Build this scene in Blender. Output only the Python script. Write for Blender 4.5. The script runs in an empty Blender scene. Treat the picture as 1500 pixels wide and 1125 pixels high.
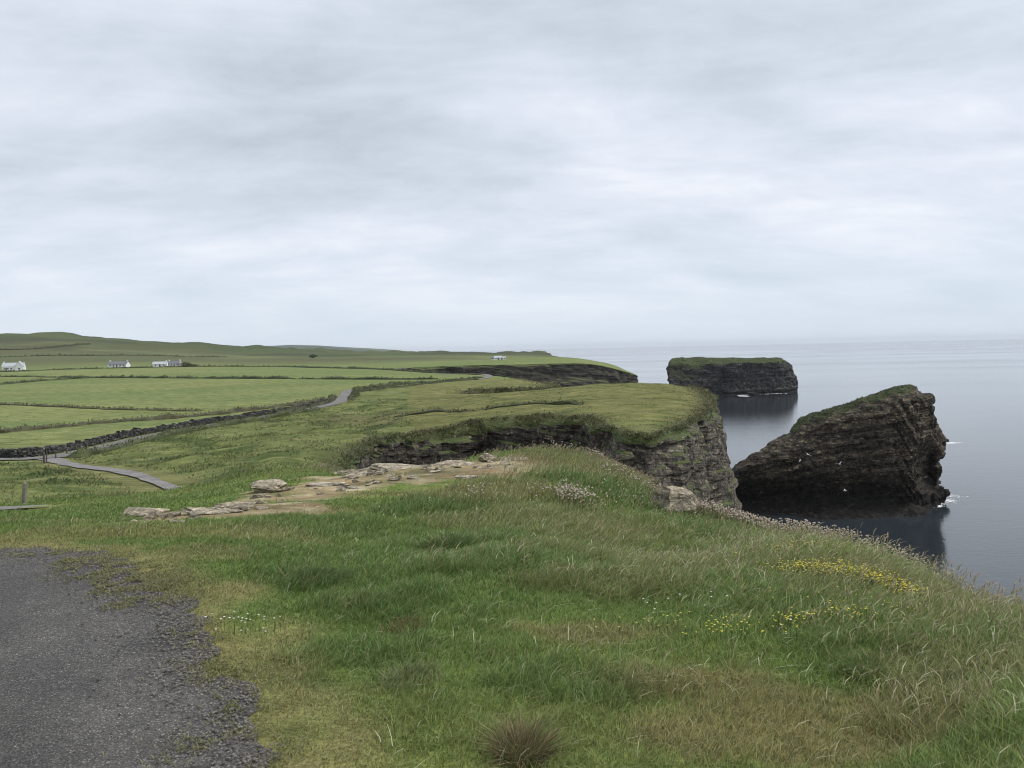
import bpy, bmesh, math, random
import numpy as np
from mathutils import Vector, Matrix
from mathutils.geometry import delaunay_2d_cdt

random.seed(7)
RNG = np.random.default_rng(11)
EYE = 45.0                      # eye height above the sea (z = 0)
F = 1168.0                      # focal length in photo pixels (1500 wide)
PITCH, ROLL = math.radians(2.55), math.radians(1.24)
sc = bpy.context.scene
C = sc.collection

# ------------------------------------------------------------------ camera maths
fw = np.array([0, math.cos(PITCH), -math.sin(PITCH)])
r0 = np.array([1.0, 0, 0]); u0 = np.array([0, math.sin(PITCH), math.cos(PITCH)])
RT = math.cos(ROLL) * r0 - math.sin(ROLL) * u0
UP = math.sin(ROLL) * r0 + math.cos(ROLL) * u0

def at(u, v, Y):
    """world point at distance Y ahead that the photo shows at pixel (u, v)"""
    d = fw + RT * ((u - 750) / F) - UP * ((v - 562.5) / F)
    return np.array([0, 0, EYE]) + d * (Y / d[1])

# ------------------------------------------------------------------ numpy noise
def _h(ix, iy, iz):
    n = (ix.astype(np.int64) * 374761393 + iy.astype(np.int64) * 668265263 + iz.astype(np.int64) * 2147483647) & 0xFFFFFFFF
    n = ((n ^ (n >> 13)) * 1274126177) & 0xFFFFFFFF
    n = ((n ^ (n >> 16)) * 2246822519) & 0xFFFFFFFF
    return ((n ^ (n >> 15)) & 0xFFFFFF) / float(0xFFFFFF)

def noise(x, y, z=0.0):
    x, y, z = np.broadcast_arrays(np.asarray(x, float), np.asarray(y, float), np.asarray(z, float))
    ix, iy, iz = np.floor(x), np.floor(y), np.floor(z)
    fx, fy, fz = x - ix, y - iy, z - iz
    s = lambda t: t * t * t * (t * (t * 6 - 15) + 10)
    fx, fy, fz = s(fx), s(fy), s(fz)
    r = 0
    for dx in (0, 1):
        for dy in (0, 1):
            for dz in (0, 1):
                w = (fx if dx else 1 - fx) * (fy if dy else 1 - fy) * (fz if dz else 1 - fz)
                r = r + w * _h(ix + dx, iy + dy, iz + dz)
    return r * 2 - 1

def fbm(x, y, z=0.0, o=4, g=0.5):
    a, t, r = 1.0, 0.0, 0.0
    x = np.asarray(x, float); y = np.asarray(y, float); z = np.asarray(z, float)
    for i in range(o):
        r = r + a * noise(x * 2 ** i + 17.3 * i, y * 2 ** i - 9.1 * i, z * 2 ** i + 4.7 * i)
        t += a; a *= g
    return r / t

def sstep(a, b, x):
    t = np.clip((x - a) / (b - a), 0, 1)
    return t * t * (3 - 2 * t)

def mixc(a, b, t):
    t = np.asarray(t)[..., None]
    return np.asarray(a) * (1 - t) + np.asarray(b) * t

# ------------------------------------------------------------------ object helpers
def tag(o, label=None, cat=None, group=None, kind=None):
    if label: o['label'] = label
    if cat: o['category'] = cat
    if group: o['group'] = group
    if kind: o['kind'] = kind
    return o

def mesh(name, V, T, mat, Col=None, parent=None, smooth=False, attrs=None):
    """V (n,3), T (m,3) triangles or list of faces -> one mesh object"""
    me = bpy.data.meshes.new(name)
    V = np.asarray(V, np.float32)
    if isinstance(T, np.ndarray):
        k = T.shape[1]
        me.vertices.add(len(V)); me.vertices.foreach_set('co', V.ravel())
        me.loops.add(T.size); me.loops.foreach_set('vertex_index', T.astype(np.int32).ravel())
        me.polygons.add(len(T))
        me.polygons.foreach_set('loop_start', np.arange(0, T.size, k, dtype=np.int32))
        me.polygons.foreach_set('loop_total', np.full(len(T), k, np.int32))
        me.update(calc_edges=True)
    else:
        me.from_pydata([tuple(map(float, p)) for p in V], [], T)
    if Col is not None:
        a = me.attributes.new('Col', 'FLOAT_COLOR', 'POINT')
        c = np.ones((len(V), 4), np.float32); c[:, :3] = Col
        a.data.foreach_set('color', c.ravel())
    for n_, arr in (attrs or {}).items():
        a = me.attributes.new(n_, 'FLOAT', 'POINT'); a.data.foreach_set('value', np.asarray(arr, np.float32))
    me.polygons.foreach_set('use_smooth', np.full(len(me.polygons), smooth))
    me.materials.append(mat)
    me.validate()
    o = bpy.data.objects.new(name, me); C.objects.link(o)
    if parent: o.parent = parent
    return o

def empty(name, loc, rz=0.0):
    o = bpy.data.objects.new(name, None); C.objects.link(o)
    o.location = tuple(loc); o.rotation_euler = (0, 0, rz)
    return o

def bm_obj(name, bm, mat, parent=None, smooth=False):
    me = bpy.data.meshes.new(name); bm.normal_update(); bm.to_mesh(me); bm.free()
    me.materials.append(mat)
    me.polygons.foreach_set('use_smooth', np.full(len(me.polygons), smooth))
    o = bpy.data.objects.new(name, me); C.objects.link(o)
    if parent: o.parent = parent
    return o

def box(bm, x0, x1, y0, y1, z0, z1):
    v = [bm.verts.new(p) for p in ((x0,y0,z0),(x1,y0,z0),(x1,y1,z0),(x0,y1,z0),(x0,y0,z1),(x1,y0,z1),(x1,y1,z1),(x0,y1,z1))]
    for f in ((3,2,1,0),(4,5,6,7),(0,1,5,4),(1,2,6,5),(2,3,7,6),(3,0,4,7)):
        bm.faces.new([v[i] for i in f])

# ------------------------------------------------------------------ materials
def new_mat(name):
    m = bpy.data.materials.new(name); m.use_nodes = True
    nt = m.node_tree
    return m, nt, nt.nodes['Principled BSDF'], nt.links.new

def N(nt, t, **kw):
    n = nt.nodes.new(t)
    for k, v in kw.items():
        if k in n.inputs: n.inputs[k].default_value = v
        else: setattr(n, k, v)
    return n

def noise_node(nt, scale, detail=4, rough=0.55, vec=None, stretch=None):
    n = N(nt, 'ShaderNodeTexNoise'); n.inputs['Scale'].default_value = scale
    n.inputs['Detail'].default_value = detail; n.inputs['Roughness'].default_value = rough
    if vec is None:
        vec = N(nt, 'ShaderNodeTexCoord').outputs['Object']
    if stretch:
        mp = N(nt, 'ShaderNodeMapping'); mp.inputs['Scale'].default_value = stretch
        nt.links.new(vec, mp.inputs['Vector']); vec = mp.outputs['Vector']
    nt.links.new(vec, n.inputs['Vector'])
    return n

def ramp(nt, src, stops):
    r = N(nt, 'ShaderNodeValToRGB'); e = r.color_ramp.elements
    while len(e) < len(stops): e.new(0.5)
    for el, (p, c) in zip(e, stops):
        el.position = p; el.color = tuple(c) + (1,) if len(c) == 3 else c
    nt.links.new(src, r.inputs['Fac'])
    return r

def mixrgb(nt, mode, fac, a, b):
    m = N(nt, 'ShaderNodeMix', data_type='RGBA', blend_type=mode)
    for sock, val in ((m.inputs[0], fac), (m.inputs[6], a), (m.inputs[7], b)):
        if isinstance(val, (int, float)): sock.default_value = val
        elif isinstance(val, tuple): sock.default_value = val + (1,) if len(val) == 3 else val
        else: nt.links.new(val, sock)
    return m.outputs[2]

def bump(nt, h, strength, dist, bsdf, prev=None):
    b = N(nt, 'ShaderNodeBump'); b.inputs['Strength'].default_value = strength
    b.inputs['Distance'].default_value = dist
    nt.links.new(h, b.inputs['Height'])
    if prev is not None: nt.links.new(prev, b.inputs['Normal'])
    if bsdf is not None: nt.links.new(b.outputs['Normal'], bsdf.inputs['Normal'])
    return b.outputs['Normal']

def mat_plain(name, col, rough=0.8, var=0.25, scale=3.0):
    m, nt, p, L = new_mat(name)
    n = noise_node(nt, scale, 6)
    lo = tuple(c * (1 - var) for c in col); hi = tuple(min(1, c * (1 + var)) for c in col)
    r = ramp(nt, n.outputs['Fac'], [(0.3, lo), (0.7, hi)])
    L(r.outputs['Color'], p.inputs['Base Color']); p.inputs['Roughness'].default_value = rough
    bump(nt, n.outputs['Fac'], 0.3, 0.02, p)
    return m

def mat_ground():
    m, nt, p, L = new_mat('turf_ground')
    a = N(nt, 'ShaderNodeAttribute', attribute_name='Col')
    n1 = noise_node(nt, 0.35, 8, 0.65); n2 = noise_node(nt, 6.0, 6, 0.7); n3 = noise_node(nt, 55.0, 3, 0.7)
    n4 = noise_node(nt, 0.9, 6, 0.7, stretch=(0.5, 1.6, 1))
    c = mixrgb(nt, 'MULTIPLY', 1.0, a.outputs['Color'], ramp(nt, n1.outputs['Fac'], [(0.3, (0.62, 0.70, 0.60)), (0.7, (1.35, 1.28, 1.3))]).outputs['Color'])
    c = mixrgb(nt, 'MULTIPLY', 1.0, c, ramp(nt, n4.outputs['Fac'], [(0.32, (0.6, 0.68, 0.6)), (0.62, (1.25, 1.2, 1.2))]).outputs['Color'])
    c = mixrgb(nt, 'MULTIPLY', 1.0, c, ramp(nt, n2.outputs['Fac'], [(0.3, (0.7, 0.7, 0.7)), (0.7, (1.3, 1.3, 1.25))]).outputs['Color'])
    c = mixrgb(nt, 'MULTIPLY', 1.0, c, ramp(nt, n3.outputs['Fac'], [(0.3, (0.75, 0.75, 0.75)), (0.7, (1.25, 1.25, 1.2))]).outputs['Color'])
    L(c, p.inputs['Base Color']); p.inputs['Roughness'].default_value = 0.95
    p.inputs['Specular IOR Level'].default_value = 0.1
    b = bump(nt, n4.outputs['Fac'], 0.6, 0.5, None)
    b = bump(nt, n2.outputs['Fac'], 0.5, 0.08, None, b)
    bump(nt, n3.outputs['Fac'], 0.4, 0.01, p, b)
    return m

def mat_rock(name, dark, mid, light, dip=(0, 0, 0), layer=1.0, scale=1.0, spec=0.25, grass=True, gthr=0.55, lich=0.0, wet=None, blk=0.85, gk=1.0):
    """bedded rock: thin layers along a dipping direction, joints, lichen, turf on the ledges"""
    m, nt, p, L = new_mat(name)
    g = N(nt, 'ShaderNodeNewGeometry')
    tc = N(nt, 'ShaderNodeMapping'); tc.inputs['Rotation'].default_value = dip
    L(g.outputs['Position'], tc.inputs['Vector'])
    vec = tc.outputs['Vector']
    wob = noise_node(nt, 0.25 * scale, 4, vec=vec)
    lay = noise_node(nt, 1.0 * scale, 6, 0.7, vec=vec, stretch=(0.10, 0.10, 2.6 / layer))
    joint = noise_node(nt, 1.0 * scale, 5, 0.65, vec=vec, stretch=(1.8, 1.8, 0.28))
    fine = noise_node(nt, 5.0 * scale, 8, 0.7, vec=vec)
    vor = N(nt, 'ShaderNodeTexVoronoi', feature='DISTANCE_TO_EDGE'); vor.inputs['Scale'].default_value = 1.0 * scale
    mp = N(nt, 'ShaderNodeMapping'); mp.inputs['Scale'].default_value = (0.9, 0.9, 1.7)
    warp = mixrgb(nt, 'LINEAR_LIGHT', 0.25, vec, wob.outputs['Color'])
    L(warp, mp.inputs['Vector']); L(mp.outputs['Vector'], vor.inputs['Vector'])
    c = ramp(nt, lay.outputs['Fac'], [(0.3, dark), (0.5, mid), (0.72, light)]).outputs['Color']
    c = mixrgb(nt, 'MULTIPLY', 0.8, c, ramp(nt, joint.outputs['Fac'], [(0.3, (0.45, 0.45, 0.47)), (0.65, (1.35, 1.32, 1.25))]).outputs['Color'])
    c = mixrgb(nt, 'MULTIPLY', 0.9, c, ramp(nt, fine.outputs['Fac'], [(0.3, (0.55, 0.55, 0.56)), (0.7, (1.5, 1.45, 1.4))]).outputs['Color'])
    c = mixrgb(nt, 'MULTIPLY', 0.7, c, ramp(nt, vor.outputs['Distance'], [(0.0, (0.3, 0.3, 0.3)), (0.06, (1, 1, 1))]).outputs['Color'])
    if lich:
        li = noise_node(nt, 1.7 * scale, 8, 0.75, vec=vec)
        c = mixrgb(nt, 'MIX', ramp(nt, li.outputs['Fac'], [(0.60, (0, 0, 0)), (0.68, (lich,) * 3)]).outputs['Color'], c, (0.34, 0.31, 0.24))
    for vs, st_, lo_, hi_ in ((1.5 * scale, (1, 1, 1.9), 0.40, 1.75), (4.2 * scale, (1, 1, 1.6), 0.5, 1.7)):
        vm = N(nt, 'ShaderNodeMapping'); vm.inputs['Scale'].default_value = st_; L(warp, vm.inputs['Vector'])
        vb = N(nt, 'ShaderNodeTexVoronoi'); vb.inputs['Scale'].default_value = vs; L(vm.outputs['Vector'], vb.inputs['Vector'])
        vsep = N(nt, 'ShaderNodeSeparateColor'); L(vb.outputs['Color'], vsep.inputs[0])
        c = mixrgb(nt, 'MULTIPLY', blk, c, ramp(nt, vsep.outputs[0], [(0.0, (lo_,) * 3), (0.55, (0.9, 0.9, 0.9)), (0.93, (hi_ * .75, hi_ * .74, hi_ * .7)), (1.0, (hi_ * 1.5, hi_ * 1.45, hi_ * 1.35))]).outputs['Color'])
    sep = N(nt, 'ShaderNodeSeparateXYZ'); L(g.outputs['Position'], sep.inputs[0])
    if wet is not None:
        # black tidal/algae zone up to a few metres above the sea, a stain with a wavy edge
        wn = noise_node(nt, 0.12 * scale, 5, vec=vec)
        ma = N(nt, 'ShaderNodeMath', operation='MULTIPLY_ADD'); L(wn.outputs['Fac'], ma.inputs[0])
        ma.inputs[1].default_value = -wet; L(sep.outputs['Z'], ma.inputs[2])
        mr = N(nt, 'ShaderNodeMapRange', interpolation_type='SMOOTHSTEP'); L(ma.outputs[0], mr.inputs[0])
        mr.inputs[1].default_value = -wet * 0.3; mr.inputs[2].default_value = wet * 0.4
        mr.inputs[3].default_value = 1.0; mr.inputs[4].default_value = 0.0
        c = mixrgb(nt, 'MULTIPLY', mr.outputs[0], c, (0.16, 0.16, 0.175))
    da_ = N(nt, 'ShaderNodeAttribute', attribute_name='shade_algae')
    c = mixrgb(nt, 'MULTIPLY', da_.outputs['Fac'], c, (0.22, 0.22, 0.235))  # lack of light in the bays painted into the rock, along with black algae
    if grass:
        ns = N(nt, 'ShaderNodeSeparateXYZ'); L(g.outputs['Normal'], ns.inputs[0])
        gn = noise_node(nt, 0.7 * scale, 6, 0.7, vec=vec)
        s1 = N(nt, 'ShaderNodeMath', operation='MULTIPLY_ADD'); L(gn.outputs['Fac'], s1.inputs[0]); s1.inputs[1].default_value = 0.7
        L(ns.outputs['Z'], s1.inputs[2])
        att = N(nt, 'ShaderNodeAttribute', attribute_name='turf')
        s2 = N(nt, 'ShaderNodeMath', operation='ADD'); L(s1.outputs[0], s2.inputs[0]); L(att.outputs['Fac'], s2.inputs[1])
        msk = N(nt, 'ShaderNodeMapRange'); L(s2.outputs[0], msk.inputs[0])
        msk.inputs[1].default_value = gthr + 0.33; msk.inputs[2].default_value = gthr + 0.50
        gc = ramp(nt, fine.outputs['Fac'], [(0.25, (0.035*gk, 0.055*gk, 0.018*gk)), (0.5, (0.085*gk, 0.11*gk, 0.035*gk)), (0.75, (0.17*gk, 0.18*gk, 0.07*gk))]).outputs['Color']
        c = mixrgb(nt, 'MIX', msk.outputs[0], c, gc)
    L(c, p.inputs['Base Color']); p.inputs['Roughness'].default_value = 0.85
    p.inputs['Specular IOR Level'].default_value = spec
    b = bump(nt, lay.outputs['Fac'], 0.9, 0.5 / scale, None)
    b = bump(nt, joint.outputs['Fac'], 0.7, 0.4 / scale, None, b)
    b = bump(nt, vor.outputs['Distance'], 0.5, 0.2 / scale, None, b)
    bump(nt, fine.outputs['Fac'], 0.7, 0.10 / scale, p, b)
    return m

def mat_leaf(name, trans=0.3, rough=0.6):
    m, nt, p, L = new_mat(name)
    a = N(nt, 'ShaderNodeAttribute', attribute_name='Col')
    L(a.outputs['Color'], p.inputs['Base Color']); p.inputs['Roughness'].default_value = rough
    p.inputs['Specular IOR Level'].default_value = 0.25
    tr = N(nt, 'ShaderNodeBsdfTranslucent'); L(a.outputs['Color'], tr.inputs['Color'])
    mx = N(nt, 'ShaderNodeMixShader'); mx.inputs[0].default_value = trans
    L(p.outputs[0], mx.inputs[1]); L(tr.outputs[0], mx.inputs[2])
    L(mx.outputs[0], nt.nodes['Material Output'].inputs['Surface'])
    return m

def mat_tarmac(name, base=1.0, grit=1.0):
    m, nt, p, L = new_mat(name)
    v = N(nt, 'ShaderNodeTexVoronoi'); v.inputs['Scale'].default_value = 150 * grit
    L(N(nt, 'ShaderNodeTexCoord').outputs['Object'], v.inputs['Vector'])
    v2 = N(nt, 'ShaderNodeTexVoronoi'); v2.inputs['Scale'].default_value = 38 * grit
    L(N(nt, 'ShaderNodeTexCoord').outputs['Object'], v2.inputs['Vector'])
    sep = N(nt, 'ShaderNodeSeparateColor'); L(v.outputs['Color'], sep.inputs[0])
    b_ = base
    c = ramp(nt, sep.outputs[0], [(0.0, (0.082*b_, 0.078*b_, 0.073*b_)), (0.6, (0.140*b_, 0.134*b_, 0.126*b_)), (0.92, (0.190*b_, 0.182*b_, 0.171*b_)), (1.0, (0.41*b_, 0.395*b_, 0.37*b_))]).outputs['Color']
    big = noise_node(nt, 0.8, 6, 0.6); med = noise_node(nt, 5, 6, 0.7)
    c = mixrgb(nt, 'MULTIPLY', 1.0, c, ramp(nt, big.outputs['Fac'], [(0.3, (0.68, 0.68, 0.70)), (0.7, (1.25, 1.24, 1.22))]).outputs['Color'])
    c = mixrgb(nt, 'MULTIPLY', 1.0, c, ramp(nt, med.outputs['Fac'], [(0.3, (0.82, 0.82, 0.83)), (0.7, (1.18, 1.18, 1.17))]).outputs['Color'])
    L(c, p.inputs['Base Color']); p.inputs['Roughness'].default_value = 0.9
    p.inputs['Specular IOR Level'].default_value = 0.3
    b = bump(nt, v2.outputs['Distance'], 0.6, 0.012, None)
    bump(nt, v.outputs['Distance'], 0.8, 0.006, p, b)
    return m

def mat_vcol(name, rough=0.9):
    m, nt, p, L = new_mat(name)
    a = N(nt, 'ShaderNodeAttribute', attribute_name='Col')
    n = noise_node(nt, 30, 6, 0.7)
    c = mixrgb(nt, 'MULTIPLY', 1.0, a.outputs['Color'], ramp(nt, n.outputs['Fac'], [(0.3, (0.7, 0.7, 0.7)), (0.7, (1.25, 1.25, 1.25))]).outputs['Color'])
    L(c, p.inputs['Base Color']); p.inputs['Roughness'].default_value = rough
    bump(nt, n.outputs['Fac'], 0.4, 0.01, p)
    return m

def mat_water():
    m, nt, p, L = new_mat('sea_water')
    tc = N(nt, 'ShaderNodeTexCoord').outputs['Object']
    n1 = noise_node(nt, 0.55, 5, 0.6, vec=tc, stretch=(0.6, 1.0, 1))
    n2 = noise_node(nt, 0.06, 5, 0.6, vec=tc, stretch=(0.5, 1.0, 1))
    n3 = noise_node(nt, 0.0035, 6, 0.6, vec=tc, stretch=(0.35, 1.0, 1))
    c = ramp(nt, n3.outputs['Fac'], [(0.35, (0.018, 0.024, 0.029)), (0.65, (0.032, 0.041, 0.049))]).outputs['Color']
    L(c, p.inputs['Base Color'])
    r = N(nt, 'ShaderNodeMapRange'); L(n3.outputs['Fac'], r.inputs[0])
    r.inputs[1].default_value = 0.35; r.inputs[2].default_value = 0.65; r.inputs[3].default_value = 0.04; r.inputs[4].default_value = 0.12
    L(r.outputs[0], p.inputs['Roughness'])
    p.inputs['IOR'].default_value = 1.38
    b = bump(nt, n2.outputs['Fac'], 0.03, 1.5, None)
    bump(nt, n1.outputs['Fac'], 0.11, 0.4, p, b)
    return m

M = {}
M['ground'] = mat_ground()
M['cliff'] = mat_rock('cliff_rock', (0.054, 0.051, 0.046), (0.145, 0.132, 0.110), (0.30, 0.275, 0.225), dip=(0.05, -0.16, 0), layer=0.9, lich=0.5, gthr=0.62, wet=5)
M['stack'] = mat_rock('stack_rock', (0.032, 0.029, 0.026), (0.092, 0.079, 0.058), (0.18, 0.152, 0.108), dip=(0.0, 0.14, 0), layer=1.3, scale=0.6, gthr=0.95, lich=0.25, wet=17, gk=.55)
M['searock'] = mat_rock('sea_rock', (0.022, 0.023, 0.027), (0.035, 0.035, 0.036), (0.06, 0.055, 0.05), grass=False)
M['island'] = mat_rock('island_rock', (0.022, 0.023, 0.027), (0.045, 0.045, 0.046), (0.10, 0.09, 0.08), layer=3.0, scale=0.25, gthr=0.55, wet=5, gk=.7)
M['bleached'] = mat_rock('bleached_rock', (0.30, 0.26, 0.195), (0.50, 0.45, 0.35), (0.66, 0.61, 0.50), layer=0.12, scale=5.0, grass=False, lich=0.4, spec=0.2, blk=0.35)
M['blade'] = mat_leaf('grass_blade', 0.3)
M['petal'] = mat_leaf('petal', 0.25, 0.7)
M['turfcap'] = M['ground']
M['tarmac'] = mat_tarmac('weathered_tarmac', 0.74)
M['path'] = mat_tarmac('path_tarmac', 1.45, 0.3)
M['road'] = mat_tarmac('road_tarmac', 1.25, 0.3)
M['stone'] = mat_vcol('dark_field_stone')
M['gravel'] = mat_vcol('loose_chippings')
M['water'] = mat_water()
M['white'] = mat_plain('limewash', (0.78, 0.78, 0.76), 0.85, 0.06)
M['slate'] = mat_plain('slate_roof', (0.16, 0.17, 0.18), 0.6, 0.3)
M['paleroof'] = mat_plain('pale_roof', (0.42, 0.44, 0.46), 0.6, 0.15)
M['glass'] = mat_plain('dark_glass', (0.03, 0.035, 0.04), 0.1, 0.1)
M['door'] = mat_plain('painted_door', (0.10, 0.05, 0.04), 0.5, 0.2)
M['wood'] = mat_plain('weathered_wood', (0.10, 0.085, 0.07), 0.9, 0.4, 12)
M['palewood'] = mat_plain('grey_driftwood_post', (0.24, 0.22, 0.19), 0.9, 0.3, 12)
M['foam'] = mat_plain('sea_foam', (0.85, 0.87, 0.88), 0.7, 0.06)
M['feather'] = mat_leaf('feather', 0.1, 0.7)
# ------------------------------------------------------------------ terrain shape
CP = []                                        # control points (x, y, z)
def cp(u, v, Y, dz=0.0):
    p = at(u, v, Y); CP.append((p[0], p[1], p[2] + dz))
def cx(tx, y, z): CP.append((tx * y, y, EYE + z))
for y in (1.5, 3.0, 4.8):
    for tx in (-1.1, -0.6, -0.25, 0.1, 0.45): cx(tx, y, -1.65)
cx(.85, 1.5, -1.67); cx(.85, 3, -1.74); cx(.85, 4.8, -1.92); cx(.6, 5, -1.82)
for tx, z in ((-1.1, -1.66), (-.6, -1.66), (-.3, -1.67), (0, -1.70), (.3, -1.84), (.5, -1.98)): cx(tx, 7, z)
for a in ((0,776,8.3),(120,768,9.2),(200,754,9.8),(400,722,11.6),(520,704,12.6),(640,692,13.6),(760,676,15.2),(840,668,16.6),(900,678,16.2),
          (580,671,16.3),(640,664,17.0),(700,658,17.8),(760,655,18.2),(820,655,18.7),(650,546.5,470),(595,542,530),(660,534.5,576),(620,537,563),(760,532,570),(560,538,560),(905,541,630),(924,556,642),(870,526,660),(840,533,584),(800,532.5,576),(880,531.5,598),(893,532.5,603),(720,533,572),(945,712,13.2),(960,748,11),(1080,760,10.8),(1200,779,9.2),(1300,824,8.0),(1400,862,6.9),(1500,892,6.2),
          (500,800,7.4),(700,782,8.2),(900,800,8.0),(1050,800,9.0),
          (0,752,13),(120,737,17),(40,726,22),(240,714,33),(150,712,33),(300,716,23),(380,694,21),(350,672,48),(440,684,27),
          (170,690,46),(80,673,74),(0,673,73),(250,633,105),(400,608,135),(490,592,157),(512,578,195),
          (0,625,125),(200,600,165),(0,600,170),(300,580,220),(0,576,260),(400,556,320),(130,555,400),(600,551,380),(690,556,300),(715,552,345),
          (20,543,545),(171,538.5,585),(243,537.5,600),(400,537,650),(560,533,700),(730,527,900),(690,519,1250),(640,520,1400),(600,521,1500),(850,525,750),(800,531,600),(700,534,560),(890,529,640),
          (800,519,1500),(760,518,1600),
          (0,531,800),(0,511,1150),(0,492.5,1600),(130,495,1600),(190,499,1600),(260,505,1600),(325,508.5,1600),(400,512,1700),(470,515.5,1900),(540,518.5,2000),
          (200,526,900),(200,513,1250),(325,526,1000),(450,527,1000),
          (420,660,55),(530,657,58),(480,640,75),(600,626,90),(560,610,110),(640,590,130),(700,607,93),(780,601,92),(850,600,86),(930,634,64),(1000,604,80),(1045,590,102),
          (1020,574,138),(995,562,170),(860,563.5,180),(900,580,115),(700,580,172),(817,566,258),(760,561,272),(730,547,385)):
    cp(*a)
for y, z in ((9, -1.8), (14, -2.6), (30, -5.0), (75, -9.2), (130, -10.4), (260, -10.5), (545, -7), (800, -1), (1150, 18), (1600, 50)):
    cx(-1.05, y, z)
for tx, z in ((-1.05, 35), (-.6, 30), (-.3, 8), (0, -15)): cx(tx, 2600, z)
CP = np.array(CP)
def dom(x, y):
    ye = np.maximum(y, 1.5)
    return np.stack([np.clip(x / ye, -1.3, 1.0) * 2.2, np.log(ye)], -1)
PD = dom(CP[:, 0], CP[:, 1]); KC = 0.22
def kern(a, b):
    d2 = ((a[:, None, :] - b[None, :, :]) ** 2).sum(-1)
    return np.sqrt(d2 + KC * KC)
nC = len(CP)
A = np.zeros((nC + 3, nC + 3)); A[:nC, :nC] = kern(PD, PD) - np.eye(nC) * 0.01
A[:nC, nC] = 1; A[:nC, nC + 1:] = PD; A[nC, :nC] = 1; A[nC + 1:, :nC] = PD.T
W = np.linalg.solve(A, np.concatenate([CP[:, 2], np.zeros(3)]))
def zbase(x, y):
    x = np.atleast_1d(np.asarray(x, float)); y = np.atleast_1d(np.asarray(y, float))
    q = dom(x, y); out = np.empty(len(q))
    for i in range(0, len(q), 20000):
        k = kern(q[i:i + 20000], PD)
        out[i:i + 20000] = k @ W[:nC] + W[nC] + q[i:i + 20000] @ W[nC + 1:]
    return out

def hit(u, v, ymin=2.0, ymax=2500.0):
    """where the photo's ray meets the smooth land"""
    d = at(u, v, 1.0) - np.array([0, 0, EYE])
    Y = np.exp(np.linspace(math.log(ymin), math.log(ymax), 1200))
    P = np.array([0, 0, EYE]) + d[None, :] * Y[:, None]
    below = np.nonzero(P[:, 2] < zbase(P[:, 0], P[:, 1]))[0]
    return P[below[0]] if len(below) else P[-1]

# ------------------------------------------------------------------ coastline in plan
def ux(u, Y): return ((at(u, 560, Y)[0]), Y)
coast = [(30, -70), (13, -25), (6.5, -6), (4.6, 1.5), (4.35, 4.6)] + [ux(*a) for a in (
    (1500,6.5),(1400,7.3),(1300,8.5),(1200,9.9),(1080,11.6),(1015,12.2),(962,13.2),(930,15.0),(885,17.9),(820,19.2),(760,18.8),(700,18.0),(640,17.2),
    (580,16.4),(520,16.2),(470,18.5),(448,24),(452,32),(500,46),(535,60),(562,74),(620,84),(700,89),(780,88),(850,81),(900,67),(928,62),
    (962,66),(1003,77),(1036,91),(1053,106),(1048,127),(1026,150),(1000,172),(940,184),(860,186),(800,190),(740,196),(690,206),(715,226),
    (775,246),(816,262),(800,300),(735,385),(650,470),(595,530),(600,560),(660,570),(760,565),(840,582),(886,598),(912,612),(927,640),(912,690),(892,780),(850,950),(806,1300),(803,1700),(770,2200),(600,3000))]
coast = np.array(coast, float)
LEFT = [(-2600.0, 3000.0), (-2600.0, -70.0)]

def resample(P, stepf, seed=0, closed=False):
    out = []
    for i in range(len(P) - 1):
        p0, p1, p2, p3 = P[max(i - 1, 0)], P[i], P[i + 1], P[min(i + 2, len(P) - 1)]
        L_ = np.linalg.norm(p2 - p1); n = max(1, int(L_ / stepf(0.5 * (p1 + p2))))
        for k in range(n):
            t = k / n
            out.append(0.5 * (2*p1 + (p2 - p0)*t + (2*p0 - 5*p1 + 4*p2 - p3)*t*t + (3*p1 - p0 - 3*p2 + p3)*t**3))
    out.append(P[-1])
    return np.array(out)
def cstep(p):
    r = math.hypot(p[0], p[1])
    return max(0.10, 0.0055 * r) if r < 900 else 0.02 * r
COAST = resample(coast, cstep)
_r = np.hypot(COAST[:, 0], COAST[:, 1])
_amp = np.clip(0.024 * _r, 0.05, 5.0) * (_r < 2500)
for fq, am in ((9, 1.0), (3.2, 0.5), (1.2, .22)):
    k = np.clip(_r * fq / 100, 0.12 * fq, 8 * fq)
    COAST[:, 0] += _amp * am * noise(COAST[:, 0] / k, COAST[:, 1] / k, fq * 3.3)
    COAST[:, 1] += _amp * am * noise(COAST[:, 0] / k + 40, COAST[:, 1] / k, fq * 7.7)

def pdist(x, y, P, chunk=20000):
    """distance from points to a polyline"""
    a, b = P[:-1], P[1:]; ab = b - a; l2 = (ab ** 2).sum(1) + 1e-12
    out = np.empty(len(x))
    for i in range(0, len(x), chunk):
        q = np.stack([x[i:i+chunk], y[i:i+chunk]], 1)[:, None, :]
        t = np.clip(((q - a) * ab).sum(-1) / l2, 0, 1)
        out[i:i+chunk] = np.sqrt((((a + t[..., None] * ab) - q) ** 2).sum(-1)).min(1)
    return out
COARSE = COAST[::5] if (len(COAST) - 1) % 5 == 0 else np.vstack([COAST[::5], COAST[-1:]])
def coastd(x, y): return pdist(np.asarray(x), np.asarray(y), COARSE, 4000)

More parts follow.
